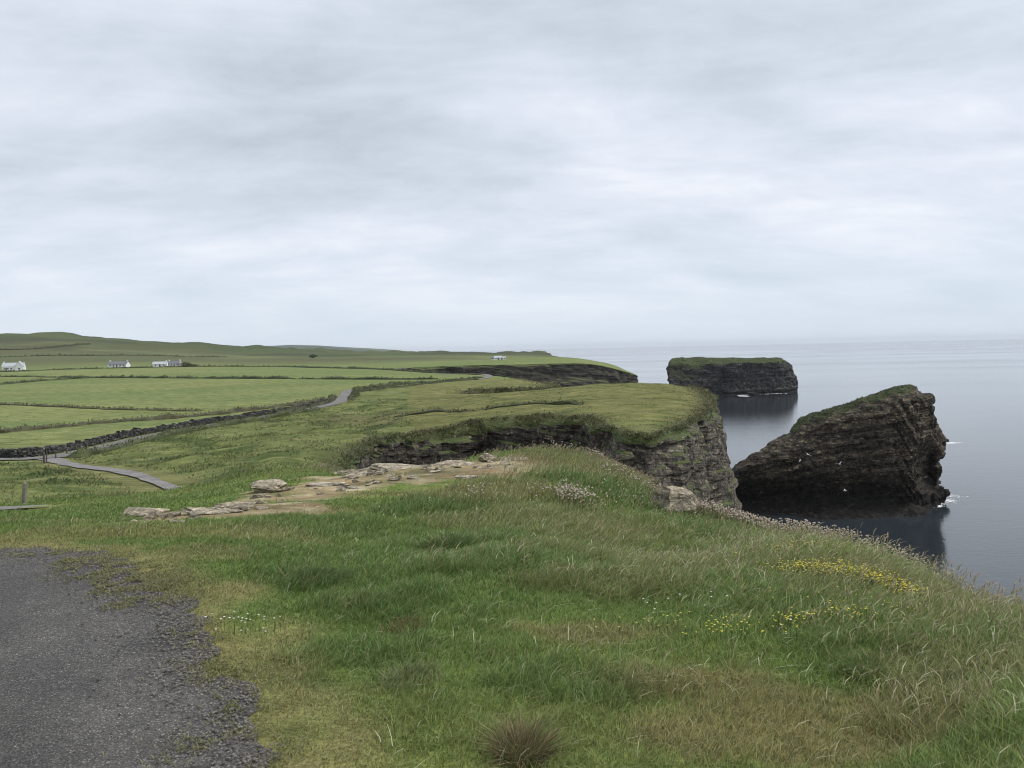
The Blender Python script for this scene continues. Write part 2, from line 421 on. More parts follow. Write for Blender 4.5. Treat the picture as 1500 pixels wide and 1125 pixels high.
POLY = np.vstack([COAST, np.array(LEFT)])
def inside(x, y, P=None):
    P = POLY if P is None else P
    x = np.asarray(x); y = np.asarray(y); c = np.zeros(len(x), bool)
    x2, y2 = np.roll(P[:, 0], -1), np.roll(P[:, 1], -1)
    for x1_, y1_, x2_, y2_ in zip(P[:, 0], P[:, 1], x2, y2):
        if y1_ == y2_: continue
        m = ((y1_ > y) != (y2_ > y))
        if m.any():
            c[m] ^= x[m] < (x2_ - x1_) * (y[m] - y1_) / (y2_ - y1_) + x1_
    return c

# ------------------------------------------------------------------ paths
def gp(u, v, Y=None):
    p = hit(u, v) if Y is None else at(u, v, Y)
    return np.array([p[0], p[1]])
ROAD = resample(np.array([gp(-330,700,62), gp(-150,686,66), gp(0,672,73), gp(80,667,76), gp(250,634,104), gp(400,609,133), gp(470,597,150), gp(497,588,166), gp(507,580,190), gp(520,573,222),
                          gp(600,564,262), gp(690,557,300), gp(716,552,345), gp(700,547,395), gp(640,543,450)]), lambda p: 1.5)
PATH = resample(np.array([gp(70,672,75), gp(110,680,61), gp(170,690,46), gp(215,702,38), gp(250,716,31), gp(262,728,24)]), lambda p: 0.6)
SIDE = resample(np.array([gp(-260,765,12.0), gp(-60,753,13.2), gp(0,749,14.2), gp(36,747,15.2)]), lambda p: 0.3)

TP = [(-700,790),(-300,800),(0,806),(55,810),(120,816),(150,824),(168,838),(176,852),(215,862),(262,878),(272,893),(290,905),(318,925),(334,945),(330,968),(345,990),(372,1010),(382,1040),(392,1080),(388,1110),(380,1150),(376,1250),(400,1500)]
def flat(u, v, z=EYE - 1.655):
    d = at(u, v, 1.0) - np.array([0, 0, EYE]); k = (z - EYE) / d[2]
    return np.array([d[0] * k, d[1] * k])
tpts = [flat(*a) for a in TP]
tpts = [p for p in tpts if p[1] > 0]
TAR = resample(np.array(tpts), lambda p: 0.05)
k_ = noise(TAR[:, 0] * 2.2, TAR[:, 1] * 2.2, 3) * 0.15 + noise(TAR[:, 0] * 5, TAR[:, 1] * 5, 9) * 0.06 + noise(TAR[:, 0] * 13, TAR[:, 1] * 13, 9) * 0.05 + noise(TAR[:, 0] * 31, TAR[:, 1] * 31, 9) * 0.03
TAR[1:-1, 0] += k_[1:-1]; TAR[1:-1, 1] += k_[1:-1] * 0.5
TARP = np.vstack([TAR, [[TAR[-1, 0], -4], [-14, -4], [-14, TAR[0, 1]]]])

def rough_mask(x, y):
    """1 on the rough clifftop pasture, 0.25 in the mown fields left of the road"""
    tx = x / np.maximum(y, 1)
    ry = np.interp(tx, [-.66, -.57, -.43, -.3, -.2, -.1, 0.0], [66, 76, 104, 134, 200, 262, 330])
    return 1 - 0.8 * sstep(ry - 4, ry + 6, y)

def detail(x, y):
    r = np.hypot(x, y)
    td = pdist(x, y, TAR[::4]); tin = inside(x, y, TARP); sd = np.where(tin, -td, td)
    nearm = sstep(0.1, 1.2, sd)
    near = nearm * (0.055 * fbm(x / 0.9, y / 0.9, 1) + 0.10 * fbm(x / 2.6, y / 2.6, 5)) * sstep(2.0, 5, r + 2)
    rm = rough_mask(x, y)
    mid = sstep(14, 30, r) * (1 - .55 * sstep(60, 85, r) * (x > -.12 * y)) * rm * (0.65 * fbm(x / 6.5, y / 6.5, 2, 4) + 0.35 * np.abs(fbm(x / 2.4, y / 2.4, 8, 3)) - 0.1) * (1 - 0.5 * sstep(120, 260, r))
    far = sstep(700, 1300, r) * (4.0 * fbm(x / 150, y / 150, 4, 5) + 16.0 * np.maximum(0, fbm(x / 70, y / 140, 7, 3) - 0.12) * sstep(1300, 1500, y))
    for P, w in ((ROAD, 2.4), (PATH, 1.5), (SIDE, 1.0)):
        d = pdist(x, y, P[::3]); k = sstep(w, w * 2.2, d); mid = mid * k; near = near * sstep(w * .7, w * 1.6, d)
    return near + mid + far

def edge_drop(x, y, d=None):
    d = coastd(x, y) if d is None else d
    r = np.hypot(x, y)
    k = np.interp(r, [4, 12, 20, 40, 70, 200, 400, 550], [0.35, 0.3, 0.2, 0.3, 0.2, 1.0, .8, .3])
    w = np.interp(r, [4, 20, 60, 200], [0.5, 0.9, 1.6, 4.0])
    return -k * np.exp(-d / w)
def zt(x, y, d=None):
    x = np.atleast_1d(np.asarray(x, float)); y = np.atleast_1d(np.asarray(y, float))
    return zbase(x, y) + detail(x, y) + edge_drop(x, y, d)

# ------------------------------------------------------------------ painted ground cover (real albedo, in plan)
def blobs(x, y, L_):
    """soft blobs given by where they lie in plan (from photo pixel or x,y), radius in metres"""
    m = np.zeros(len(x))
    for (px, py, rx, ry) in L_:
        d = np.sqrt(((x - px) / rx) ** 2 + ((y - py) / ry) ** 2)
        d = d + 0.35 * noise(x / (rx * .45), y / (ry * .45), px) + 0.2 * noise(x / (rx * .15), y / (ry * .15), py)
        m = np.maximum(m, 1 - sstep(0.65, 1.1, d))
    return m
def B(u, v, rx, ry, Y=None):
    p = hit(u, v) if Y is None else at(u, v, Y)
    return (p[0], p[1], rx, ry)
BARE = [B(600,690,1.6,1.4), B(660,682,1.6,1.5), B(715,680,1.3,1.5), B(545,696,1.1,.9), B(760,672,.9,1.0), B(500,706,1.0,.7), B(430,720,1.2,1.0), B(350,744,1.3,0.9), B(275,757,1.0,0.6), B(212,764,.8,0.45),
        B(165,768,.6,0.3), B(480,712,1.0,.8), B(680,694,1.2,.9)]
PALE = [B(40,790,1.2,.5), B(160,785,1.2,.35), B(300,780,1.3,.4), B(250,812,.8,.3), B(420,745,1.2,.4), B(560,722,1.2,.5), B(620,720,1.0,.5), B(20,770,1.,.5), B(720,720,1.2,.8)]
SCUFF = [B(1120,1070,0.8,0.32), B(1230,1090,.6,.25), B(1010,1010,0.5,0.2), B(1230,1100,0.5,0.2), B(860,935,0.5,0.2), B(1060,1090,.4,.15), B(1180,1040,.5,.15)]
STRAW = [B(820,770,1.3,1.0), B(960,820,1.2,0.7), B(740,765,0.9,0.7), B(820,672,1.6,1.6), B(880,690,1.0,1.5), B(1050,830,.8,.5), B(700,735,.8,.6), B(1400,900,1.0,.9), B(1300,860,.8,.7), B(1450,980,.5,.5), B(900,860,.7,.35)]
LUSH = [B(470,850,.55,.45), B(660,790,.8,.6), B(930,725,.9,1.2), B(870,715,.9,.9), B(1050,765,1.1,.8), B(520,960,.4,.3), B(870,1010,.5,.3), B(640,745,.9,.8), B(480,770,1.0,.9), B(560,890,.5,.35)]
LONG = STRAW + [B(1200,850,1.4,.9), B(1350,930,.9,.8), B(1180,890,.8,.3), B(1330,970,.4,.4), B(1430,1040,.35,.5), B(1000,780,1.6,1.0), B(700,830,.7,.4), B(1100,790,1.5,1.), B(1250,810,1.2,.8), B(830,710,1.8,2.0)]

G_MID = (0.134, 0.188, 0.052); G_YEL = (0.210, 0.230, 0.078); G_DARK = (0.095, 0.150, 0.040); G_STRAW = (0.25, 0.20, 0.105)
SOIL = (0.30, 0.235, 0.150); G_BROWN = (0.26, 0.20, 0.105); FIELD = (0.150, 0.190, 0.076); FIELD2 = (0.200, 0.218, 0.092); ROUGH = (0.150, 0.172, 0.066); HILL = (0.105, 0.120, 0.062); HEATH = (0.10, 0.085, 0.05)

def bare_mask(x, y):
    b = blobs(x, y, BARE); wide = sstep(-.5, 2.2, x)
    return b * sstep(.38 - .4 * wide, .62 - .4 * wide, b * .55 + .55 * fbm(x / .55, y / .75, 77, 4) + .25)

def cover(x, y):
    """colour of the ground cover"""
    r = np.hypot(x, y)
    n1 = fbm(x / 3.1, y / 3.1, 2); n2 = fbm(x / 0.8, y / 0.8, 6)
    c = mixc(G_MID, G_YEL, sstep(.0, .6, n1 + .35 * n2) * 0.45)
    c = mixc(c, G_DARK, sstep(.05, .55, -n1 + .4 * n2) * 0.6)
    c = mixc(c, G_DARK, blobs(x, y, LUSH) * 0.65)
    c = mixc(c, G_BROWN, blobs(x, y, SCUFF) * 0.5)
    c = mixc(c, G_STRAW, blobs(x, y, STRAW) * 0.3)
    td = pdist(x, y, TAR[::4])
    yel = (1 - sstep(0.05, 0.50, td + 0.45 * fbm(x / .6, y / .6, 3))) * (y > 0)
    c = mixc(c, (0.27, 0.235, 0.115), yel * 0.75)
    c = mixc(c, (.235, .215, .10), blobs(x, y, PALE) * .6)
    # further out
    rm = rough_mask(x, y); far = sstep(16, 30, r)
    k = fbm(x / 9, y / 9, 3, 5); k2 = fbm(x / (3 + r * .01), y / (3 + r * .01), 7, 4)
    ro = mixc(mixc(ROUGH, G_YEL, sstep(0, .6, k) * .55), (.045, .075, .024), sstep(-.05, .4, -k2) * .75)
    ro = mixc(ro, (.20, .195, .10), sstep(.2, .55, fbm(x / (2.2 + r * .008), y / (1.2 + r * .008), 31, 3)) * .55)
    ro = mixc(ro, HEATH, sstep(.2, .6, fbm(x / 14, y / 14, 11)) * .45)
    kf = fbm(x / 60, y / 25, 9, 4)
    fi = mixc(FIELD, FIELD2, sstep(-.3, .5, kf)); fi = mixc(fi, ROUGH, sstep(.15, .5, fbm(x / 25, y / 12, 15)) * .6)
    ro = mixc(ro, mixc((.185, .172, .072), (.145, .150, .058), sstep(-.3, .3, fbm(x / 6, y / 4, 71, 4))), sstep(60, 80, r) * (x > -.13 * y) * .7)
    fc = mixc(fi, ro, (rm - .2) / .8)
    hh = sstep(620, 1000, r)
    hk = fbm(x / 220, y / 130, 21, 5)
    hi = mixc(mixc(HILL, FIELD, sstep(0, .4, hk) * .7), HEATH, sstep(.0, .45, -hk) * .7)
    hi = mixc(hi, FIELD2, sstep(.1, .35, fbm(x / 120, y / 260, 41, 3)) * .5)
    hi = mixc(hi, (.032, .046, .026), sstep(1120, 1330, y + 160 * fbm(x / 130, y / 130, 6)) * .6)
    fc = mixc(fc, hi, hh)
    c = mixc(c, fc, far)
    # worn and mossy strip beside road and path
    for P, w in ((ROAD, 2.4), (PATH, 1.5), (SIDE, .9)):
        d = pdist(x, y, P[::3]); c = mixc(c, (0.20, 0.18, 0.085), (1 - sstep(w * .7, w * 1.6, d)) * .5)
    c = mixc(c, mixc(mixc(SOIL, (.44, .38, .28), sstep(.0, .5, fbm(x / .5, y / .35, 61, 4))), (.19, .135, .085), sstep(.1, .5, -fbm(x / .7, y / .5, 67, 4)) * .8), bare_mask(x, y) * 0.95)
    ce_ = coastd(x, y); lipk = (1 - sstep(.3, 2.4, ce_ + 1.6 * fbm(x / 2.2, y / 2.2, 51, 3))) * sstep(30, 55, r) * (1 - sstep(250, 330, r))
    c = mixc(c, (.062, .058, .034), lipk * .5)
    return np.clip(c, 0, 1)

# ------------------------------------------------------------------ land mesh
ang = np.radians(np.arange(-57, 57, 0.32)); rr = np.exp(np.arange(math.log(1.6), math.log(2950), 0.019))
aa, rg = np.meshgrid(ang, rr)
aa = aa + RNG.uniform(-.4, .4, aa.shape) * math.radians(.32); rg = rg * np.exp(RNG.uniform(-.4, .4, rg.shape) * .019)
gx, gy = (np.sin(aa) * rg).ravel(), (np.cos(aa) * rg).ravel()
bx, by = np.meshgrid(np.arange(-60, 12, 1.5), np.arange(-60, 2, 1.5)); 
keep_b = (np.hypot(bx, by) > 1.6) & ~((by > 0) & (np.abs(np.arctan2(bx, by)) < math.radians(57)))
gx = np.concatenate([gx, bx[keep_b]]); gy = np.concatenate([gy, by[keep_b]])
k = inside(gx, gy) & (gx > -2590) & (gy < 2990); gx, gy = gx[k], gy[k]
cd = coastd(gx, gy); k = cd > np.maximum(0.06, 0.004 * np.hypot(gx, gy)); gx, gy = gx[k], gy[k]
nP = len(POLY)
pts = [Vector((float(a), float(b))) for a, b in POLY] + [Vector((float(a), float(b))) for a, b in zip(gx, gy)]
import time as _t; _t0 = _t.time()
cv, ce, cf, _a, _b, _c = delaunay_2d_cdt(pts, [], [list(range(nP))], 1, 1e-6, False)
print('land', len(cv), len(cf), _t.time() - _t0)
LX = np.array([p[0] for p in cv]); LY = np.array([p[1] for p in cv])
LZ = zt(LX, LY)
lt = np.array([f for f in cf if len(f) == 3], np.int32)
lt = lt[inside(LX[lt].mean(1), LY[lt].mean(1))]
p0, p1, p2 = lt[:, 0], lt[:, 1], lt[:, 2]
flip = ((LX[p1]-LX[p0])*(LY[p2]-LY[p0]) - (LX[p2]-LX[p0])*(LY[p1]-LY[p0])) < 0
lt[flip] = lt[flip][:, ::-1]
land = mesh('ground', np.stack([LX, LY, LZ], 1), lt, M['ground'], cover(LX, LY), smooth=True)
tag(land, kind='structure')

# ------------------------------------------------------------------ cliffs: a strip hung from the coastline
dep = np.concatenate([[0, .05, .12], np.arange(.25, 10, .22), np.arange(10, 56, 1.1)])
cp_ = COAST[:-1]
tan = np.gradient(cp_, axis=0)
rloc = np.hypot(cp_[:, 0], cp_[:, 1])
arc = np.concatenate([[0], np.cumsum(np.linalg.norm(np.diff(cp_, axis=0), axis=1))])
# outward normal, smoothed along the coast over a distance that grows with range
nor = np.stack([tan[:, 1], -tan[:, 0]], 1); nor /= np.linalg.norm(nor, axis=1)[:, None] + 1e-9
sm = nor.copy()
for i in range(len(sm)):
    w = max(0.5, .03 * rloc[i]); j0 = np.searchsorted(arc, arc[i] - w); j1 = np.searchsorted(arc, arc[i] + w) + 1
    sm[i] = nor[j0:j1].mean(0)
nor = sm / (np.linalg.norm(sm, axis=1)[:, None] + 1e-9)
ztop = zt(cp_[:, 0], cp_[:, 1], np.zeros(len(cp_)))
D = np.minimum(dep[None, :] * np.ones((len(cp_), 1)), (ztop + 3)[:, None])
S = arc[:, None] * np.ones_like(D)
X0 = cp_[:, 0][:, None] * np.ones_like(D); Y0 = cp_[:, 1][:, None] * np.ones_like(D)
Zc = ztop[:, None] - D
# grassy shoulder above the rock: run and drop vary along the coast
shoulder = np.interp(rloc, [5, 12, 25, 60, 120, 260, 500, 600], [.25, .35, .4, .4, .9, 1.6, .9, .7]) * (1 + .5 * noise(arc / 9, arc * 0, 2))
u_ang = cp_[:, 0] / np.maximum(cp_[:, 1], 1)
face = ((u_ang > .13) & (cp_[:, 1] > 60) & (cp_[:, 1] < 130))
bayw = ((cp_[:, 1] > 70) & (cp_[:, 1] < 100) & ~face & (u_ang > -.14) & (u_ang < .14))
shoulder = np.where(bayw, .95 + .4 * noise(arc / 6, arc * 0, 3), shoulder); shoulder = np.where(face, .45 + .3 * noise(arc / 3, arc * 0, 3), shoulder)
runs = shoulder * np.where(bayw, 1.7, 1.0)
t_ = np.clip(D / shoulder[:, None], 0, 1)
off = runs[:, None] * np.sin(t_ * math.pi / 2) ** 0.8
below = np.maximum(0, D - shoulder[:, None])
amp = np.interp(rloc, [5, 30, 100, 600], [.25, .55, 1.0, 3.0])[:, None]
bed = Zc + 0.17 * X0 + 0.4 * fbm(X0 / 12, Y0 / 12, 3)
th = np.interp(rloc, [5, 60, 600], [.5, .8, 2.2])[:, None]
li = np.floor(bed / th)
wj = th * 1.3
blk = _h(li, np.floor(S / wj + 7 * _h(li, li * 0, li * 0)), li * 0 + 5)
led = _h(li, li * 0 + 3, li * 0)
rockm = np.clip(below / (shoulder[:, None] * .5), 0, 1)
off = off + rockm * amp * (0.55 * (led - .5) + 0.62 * (blk - .5)) + rockm * amp * np.where(face, 2.2, 1.3)[:, None] * fbm(S / 7, Zc / 14, 1.0, 4) + np.where(face, .17, .09)[:, None] * below
off += (1 - rockm) * t_ * amp * (.8 * fbm(X0 / 2.2, Y0 / 2.2, Zc / 1.0, 4))
PX, PY = X0 + nor[:, 0][:, None] * off, Y0 + nor[:, 1][:, None] * off
turf = np.where(D < shoulder[:, None] * (1.0 + .35 * fbm(S / 2.2, Zc / 2, 4)), .9, 0.0) + .10 * np.clip(1 - below / 14, 0, 1)
nr, nc_ = D.shape
idx = np.arange(nr * nc_).reshape(nr, nc_)
q = np.stack([idx[:-1, :-1], idx[:-1, 1:], idx[1:, 1:], idx[1:, :-1]], -1).reshape(-1, 4)
cl = mesh('cliff_terrain', np.stack([PX, PY, Zc], -1).reshape(-1, 3), q, M['cliff'], smooth=False, attrs={'turf': turf.ravel(), 'shade_algae': (np.where(((cp_[:, 1] > 22) & (cp_[:, 1] < 100) & ~face) | ((rloc > 450) & (rloc < 1000)), .62, 0.0)[:, None] * np.clip(below / 1.2, 0, 1)).ravel()})  # mask for painted shade and algae on inlet walls and far bay cliffs
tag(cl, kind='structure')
print('cliff', nr, nc_)

# ------------------------------------------------------------------ road, paths, tarmac
def ribbon(name, P, w, mat, lift, label=None):
    tn = np.gradient(P, axis=0); tn /= np.linalg.norm(tn, axis=1)[:, None]
    nn = np.stack([-tn[:, 1], tn[:, 0]], 1); rows = []
    for o_ in np.linspace(-1, 1, 7):
        e = w * o_ * (1 + .12 * noise(P[:, 0] / 1.5, P[:, 1] / 1.5, 3 + o_) * (abs(o_) > .9))
        q_ = P + nn * e[:, None]; z = zt(q_[:, 0], q_[:, 1], np.full(len(q_), 99.0)) + lift
        rows.append(np.stack([q_[:, 0], q_[:, 1], z], 1))
    V = np.stack(rows, 1); a_, b_ = V.shape[:2]; ii = np.arange(a_ * b_).reshape(a_, b_)
    qq = np.stack([ii[:-1, :-1], ii[1:, :-1], ii[1:, 1:], ii[:-1, 1:]], -1).reshape(-1, 4)[:, ::-1]
    o = mesh(name, V.reshape(-1, 3), qq, mat, smooth=True); tag(o, kind='structure'); return o
ribbon('road', ROAD, 1.55, M['road'], .09)
ribbon('footpath', PATH, np.interp(np.arange(len(PATH)), [0, len(PATH)*.25, len(PATH)-1], [1.0, .62, .22]) * (1 + .18 * noise(PATH[:, 0] / 1.2, PATH[:, 1] / 1.2, 5)), M['path'], .06)
ribbon('footpath', SIDE, .5, M['path'], .05)
n_ = len(TARP)
gx2, gy2 = np.meshgrid(np.arange(-13.9, TARP[:, 0].max(), .12), np.arange(-3.9, TARP[:, 1].max(), .12))
k = inside(gx2.ravel(), gy2.ravel(), TARP); gx2, gy2 = gx2.ravel()[k], gy2.ravel()[k]
k = pdist(gx2, gy2, np.vstack([TARP, TARP[:1]])) > .05; gx2, gy2 = gx2[k], gy2[k]
tv, _e, tf, *_r2 = delaunay_2d_cdt([Vector((float(a), float(b))) for a, b in TARP] + [Vector((float(a), float(b))) for a, b in zip(gx2, gy2)], [], [list(range(n_))], 1, 1e-6, False)
tx_, ty_ = np.array([p[0] for p in tv]), np.array([p[1] for p in tv])
tt = np.array([f for f in tf if len(f) == 3], np.int32)
tt = tt[inside(tx_[tt].mean(1), ty_[tt].mean(1), TARP)]
fl = ((tx_[tt[:,1]]-tx_[tt[:,0]])*(ty_[tt[:,2]]-ty_[tt[:,0]]) - (tx_[tt[:,2]]-tx_[tt[:,0]])*(ty_[tt[:,1]]-ty_[tt[:,0]])) < 0
tt[fl] = tt[fl][:, ::-1]
tz_ = zt(tx_, ty_) + .006
tag(mesh('tarmac_path', np.stack([tx_, ty_, tz_], 1), tt, M['tarmac'], smooth=True), kind='structure')

# sea
R_ = 30000.0
rs = [0, 20, 60, 150, 300, 700, 2000, 6000, 15000, R_]
sv, sf = [], []
for r_ in rs[1:]:
    for k in range(64): sv.append((r_ * math.cos(k * math.pi / 32), 160 + r_ * math.sin(k * math.pi / 32), 0))
sv.append((0, 160, 0)); ci = len(sv) - 1
for k in range(64): sf.append((ci, k, (k + 1) % 64))
for j in range(len(rs) - 2):
    for k in range(64): sf.append((j*64+k, (j+1)*64+k, (j+1)*64+(k+1) % 64, j*64+(k+1) % 64))
tag(mesh('sea', np.array(sv), sf, M['water'], smooth=True), kind='structure')

# distant hazy headland across the bay
DY = 8500.0
prof = [(250,512),(340,509.5),(430,505),(470,506),(520,509),(560,511.3),(578,512.6),(586,514.5),(588,519)]
pu = np.array([p[0] for p in prof], float); pz = np.array([at(p[0], p[1], DY)[2] for p in prof])
us = np.concatenate([np.linspace(150, 578, 120), np.linspace(579, 590, 24)]); us_z = np.interp(us, pu, pz, left=pz[0] - 40, right=-5)
dv = np.linspace(0, 1, 24); V = []
for u, z in zip(us, us_z):
    x = at(u, 515, DY)[0]
    for d in dv:
        yy = DY - 1500 + d * 3600
        prof_y = np.clip(math.sin(min(d / .42, 1) * math.pi / 2) ** .7 if d < .42 else 1 - (d - .42) * 1.2, 0, 1)
        zz = z * prof_y * (1 + .05 * float(fbm(x / 600, yy / 400, 3))) - (2 if d in (0, 1) else 0)
        V.append((x * (1 + 0.0 * d), yy, max(zz, -2)))
V = np.array(V); ii = np.arange(len(V)).reshape(len(us), len(dv))
qq = np.stack([ii[:-1, :-1], ii[1:, :-1], ii[1:, 1:], ii[:-1, 1:]], -1).reshape(-1, 4)
tag(mesh('distant_hills', V, qq, M['ground'], mixc((.045,.06,.035), HILL, sstep(-.3, .3, fbm(V[:, 0] / 500, V[:, 1] / 300, 2))), smooth=True), kind='structure')
HAZE = 3.5e-5
# ------------------------------------------------------------------ solids from outlines
def voxel(V, Fc, size):
    me = bpy.data.meshes.new('tmp'); me.from_pydata([tuple(map(float, p)) for p in V], [], Fc); me.update()
    bm = bmesh.new(); bm.from_mesh(me); bmesh.ops.recalc_face_normals(bm, faces=bm.faces[:]); bm.to_mesh(me); bm.free()
    o = bpy.data.objects.new('tmp', me); C.objects.link(o)
    md = o.modifiers.new('r', 'REMESH'); md.mode = 'VOXEL'; md.voxel_size = size
    dg = bpy.context.evaluated_depsgraph_get(); ev = o.evaluated_get(dg); em = ev.to_mesh()
    n = len(em.vertices); co = np.empty(n * 3); em.vertices.foreach_get('co', co)
    no = np.empty(n * 3); em.vertices.foreach_get('normal', no)
    q = np.array([tuple(p.vertices) for p in em.polygons if len(p.vertices) == 4], np.int32)
    ev.to_mesh_clear(); bpy.data.objects.remove(o); bpy.data.meshes.remove(me)
    return co.reshape(-1, 3), no.reshape(-1, 3), q

def slab_solid(outline, yf, yb, step, Y0_):
    """outline: [(x,z)] of the seaward face; yf/yb give the front and back surface -> closed mesh"""
    P = [np.array(p, float) for p in outline]; R = []
    for a, b in zip(P, P[1:] + P[:1]):
        n = max(1, int(np.linalg.norm(b - a) / step))
        R += [a + (b - a) * k / n for k in range(n)]
    R = np.array(R); n = len(R)
    gx, gz = np.meshgrid(np.arange(R[:, 0].min(), R[:, 0].max(), step), np.arange(R[:, 1].min(), R[:, 1].max(), step))
    gx, gz = gx.ravel() + .01, gz.ravel() + .013
    k = inside(gx, gz, R); gx, gz = gx[k], gz[k]
    k = pdist(gx, gz, np.vstack([R, R[:1]])) > step * .4; gx, gz = gx[k], gz[k]
    v, e, f, *_ = delaunay_2d_cdt([Vector(map(float, p)) for p in R] + [Vector((float(a), float(b))) for a, b in zip(gx, gz)], [], [list(range(n))], 1, 1e-6, False)
    X = np.array([p[0] for p in v]); Z = np.array([p[1] for p in v]); f = [t for t in f if inside(np.array([X[list(t)].mean()]), np.array([Z[list(t)].mean()]), R)[0]]
    ky = yf(X, Z) / Y0_; Vf = np.stack([X * ky, yf(X, Z), np.where(Z > 0, EYE - (EYE - Z) * ky, Z)], 1)
    Vb = np.stack(yb(X, Z), 1); m = len(X)
    faces = [list(t) for t in f] + [[i + m for i in reversed(t)] for t in f]
    from collections import Counter
    cnt = Counter()
    for t in f:
        for i in range(3): cnt[(t[i], t[(i + 1) % 3])] += 1
    for (a, b) in list(cnt):
        if (b, a) not in cnt: faces.append([b, a, a + m, b + m])
    return np.vstack([Vf, Vb]), faces

def bedded(co, no, bed, th, A, B_, seed, jw=None):
    """push a rock surface in and out by beds and joint blocks"""
    li = np.floor(bed / th + .25 * fbm(co[:, 0] / 9, co[:, 1] / 9, seed)); jw = jw or th * 1.6
    s = co[:, 0] * .8 + co[:, 1] * .6
    led = _h(li, li * 0 + seed, li * 0); blk = _h(li, np.floor(s / jw + 5 * _h(li, li * 0, li * 0 + seed)), li * 0 + 2)
    side = 1 - np.clip(np.abs(no[:, 2]) * 1.2, 0, 1)
    d = side * (A * (led - .5) + A * .9 * (blk - .5)) + B_ * fbm(co[:, 0] / 11, co[:, 1] / 11, co[:, 2] / 11 + seed, 5) + A * .5 * fbm(co[:, 0] / 1.6, co[:, 1] / 1.6, co[:, 2] / 1.6, 3)
    return co + no * d[:, None]

# ------------------------------------------------------------------ grass builder
def blades(P, h, w, az, bend, col, tip=None, twist=None):
    P = np.asarray(P, float); n = len(P)
    h, w, az, bend = [np.broadcast_to(np.asarray(a, float), (n,)) for a in (h, w, az, bend)]
    d = np.stack([np.cos(az), np.sin(az), 0 * az], 1)
    tw = az + (math.pi / 2 if twist is None else twist)
    s = np.stack([np.cos(tw), np.sin(tw), 0 * az], 1)
    V = np.empty((n, 7, 3)); Cc = np.empty((n, 7, 3)); tip = col if tip is None else tip
    for i, (t, ww) in enumerate(((0, 1.0), (.42, .85), (.78, .55), (1, 0))):
        c = P + d * (h * bend * t * t)[:, None]; c[:, 2] += h * (t - .38 * np.minimum(bend, 1.4) * t * t)
        cc = np.asarray(col) * (1 - t) + np.asarray(tip) * t
        if ww > 0:
            V[:, 2 * i] = c - s * (w * ww * .5)[:, None]; V[:, 2 * i + 1] = c + s * (w * ww * .5)[:, None]
            Cc[:, 2 * i] = cc; Cc[:, 2 * i + 1] = cc
        else:
            V[:, 6] = c; Cc[:, 6] = cc
    b = (np.arange(n) * 7)[:, None]
    T = np.concatenate([b + np.array([[0, 1, 3]]), b + np.array([[0, 3, 2]]), b + np.array([[2, 3, 5]]), b + np.array([[2, 5, 4]]), b + np.array([[4, 5, 6]])])
    return V.reshape(-1, 3), T.astype(np.int32), Cc.reshape(-1, 3)
def join(parts):
    V, T, Cc, o = [], [], [], 0
    for v, t, c in parts:
        V.append(v); T.append(t + o); Cc.append(np.broadcast_to(c, v.shape)); o += len(v)
    return np.vstack(V), np.vstack(T), np.vstack(Cc)
OCT_V = np.array([(1,0,0),(-1,0,0),(0,1,0),(0,-1,0),(0,0,1),(0,0,-1)], float)
OCT_T = np.array([(0,2,4),(2,1,4),(1,3,4),(3,0,4),(2,0,5),(1,2,5),(3,1,5),(0,3,5)], np.int32)
def beads(P, r, col, sq=(1, 1, 1)):
    n = len(P); r = np.broadcast_to(np.asarray(r, float), (n,))
    V = P[:, None, :] + OCT_V[None] * np.array(sq)[None, None] * r[:, None, None] * (1 + .25 * RNG.uniform(-1, 1, (n, 6, 1)))
    T = (np.arange(n) * 6)[:, None, None] + OCT_T[None]
    return V.reshape(-1, 3), T.reshape(-1, 3).astype(np.int32), np.repeat(np.broadcast_to(col, (n, 3)), 6, axis=0)

def sector(n, r1, r2, k, a=41.0):
    """n random points of the view sector, density falling as r**-k"""
    q = RNG.uniform(0, 1, n); e = 2 - k
    r = (r1 ** e + q * (r2 ** e - r1 ** e)) ** (1 / e) if abs(e) > 1e-6 else r1 * (r2 / r1) ** q
    t = np.radians(RNG.uniform(-a, a, n))
    return np.sin(t) * r, np.cos(t) * r
def on_land(x, y):
    k = inside(x, y); return x[k], y[k]
def shade_var(c, lo=.7, hi=1.4, straw=0.08):
    n = len(c); c = c * RNG.uniform(lo, hi, (n, 1)) * (1 + .12 * RNG.uniform(-1, 1, (n, 3)))
    s = RNG.uniform(0, 1, n) < straw
    c[s] = np.array((.34, .29, .15)) * RNG.uniform(.7, 1.15, (s.sum(), 1))
    return np.clip(c, 0, 1)
WIND = math.radians(15)

# turf close by: short cropped blades
x, y = sector(330000, 2.2, 10.5, 1.25); x, y = on_land(x, y)
td = pdist(x, y, TAR[::4]); tin = inside(x, y, TARP); sd = np.where(tin, -td, td)
k = sd > -.05 - .16 * RNG.uniform(0, 1, len(x)) ** 2 * sstep(-.2, .5, fbm(x / .25, y / .25, 19, 3))
bare = bare_mask(x, y); k &= RNG.uniform(0, 1, len(x)) > bare * .95
x, y, sd = x[k], y[k], sd[k]
r = np.hypot(x, y); c = shade_var(cover(x, y) * 1.12, straw=.035)
lm = blobs(x, y, LONG); lush = blobs(x, y, LUSH); ed = sstep(.05, 1.0, sd)
clump = .5 + .5 * fbm(x / .22, y / .22, 4, 3)
h = (.022 + .028 * ed + .05 * lm + .035 * lush) * (1 - .6 * np.maximum(blobs(x, y + .35, BARE), bare[k])) * (.5 + 1.0 * clump) * RNG.uniform(.6, 1.5, len(x))
P = np.stack([x, y, zt(x, y) - .004], 1)
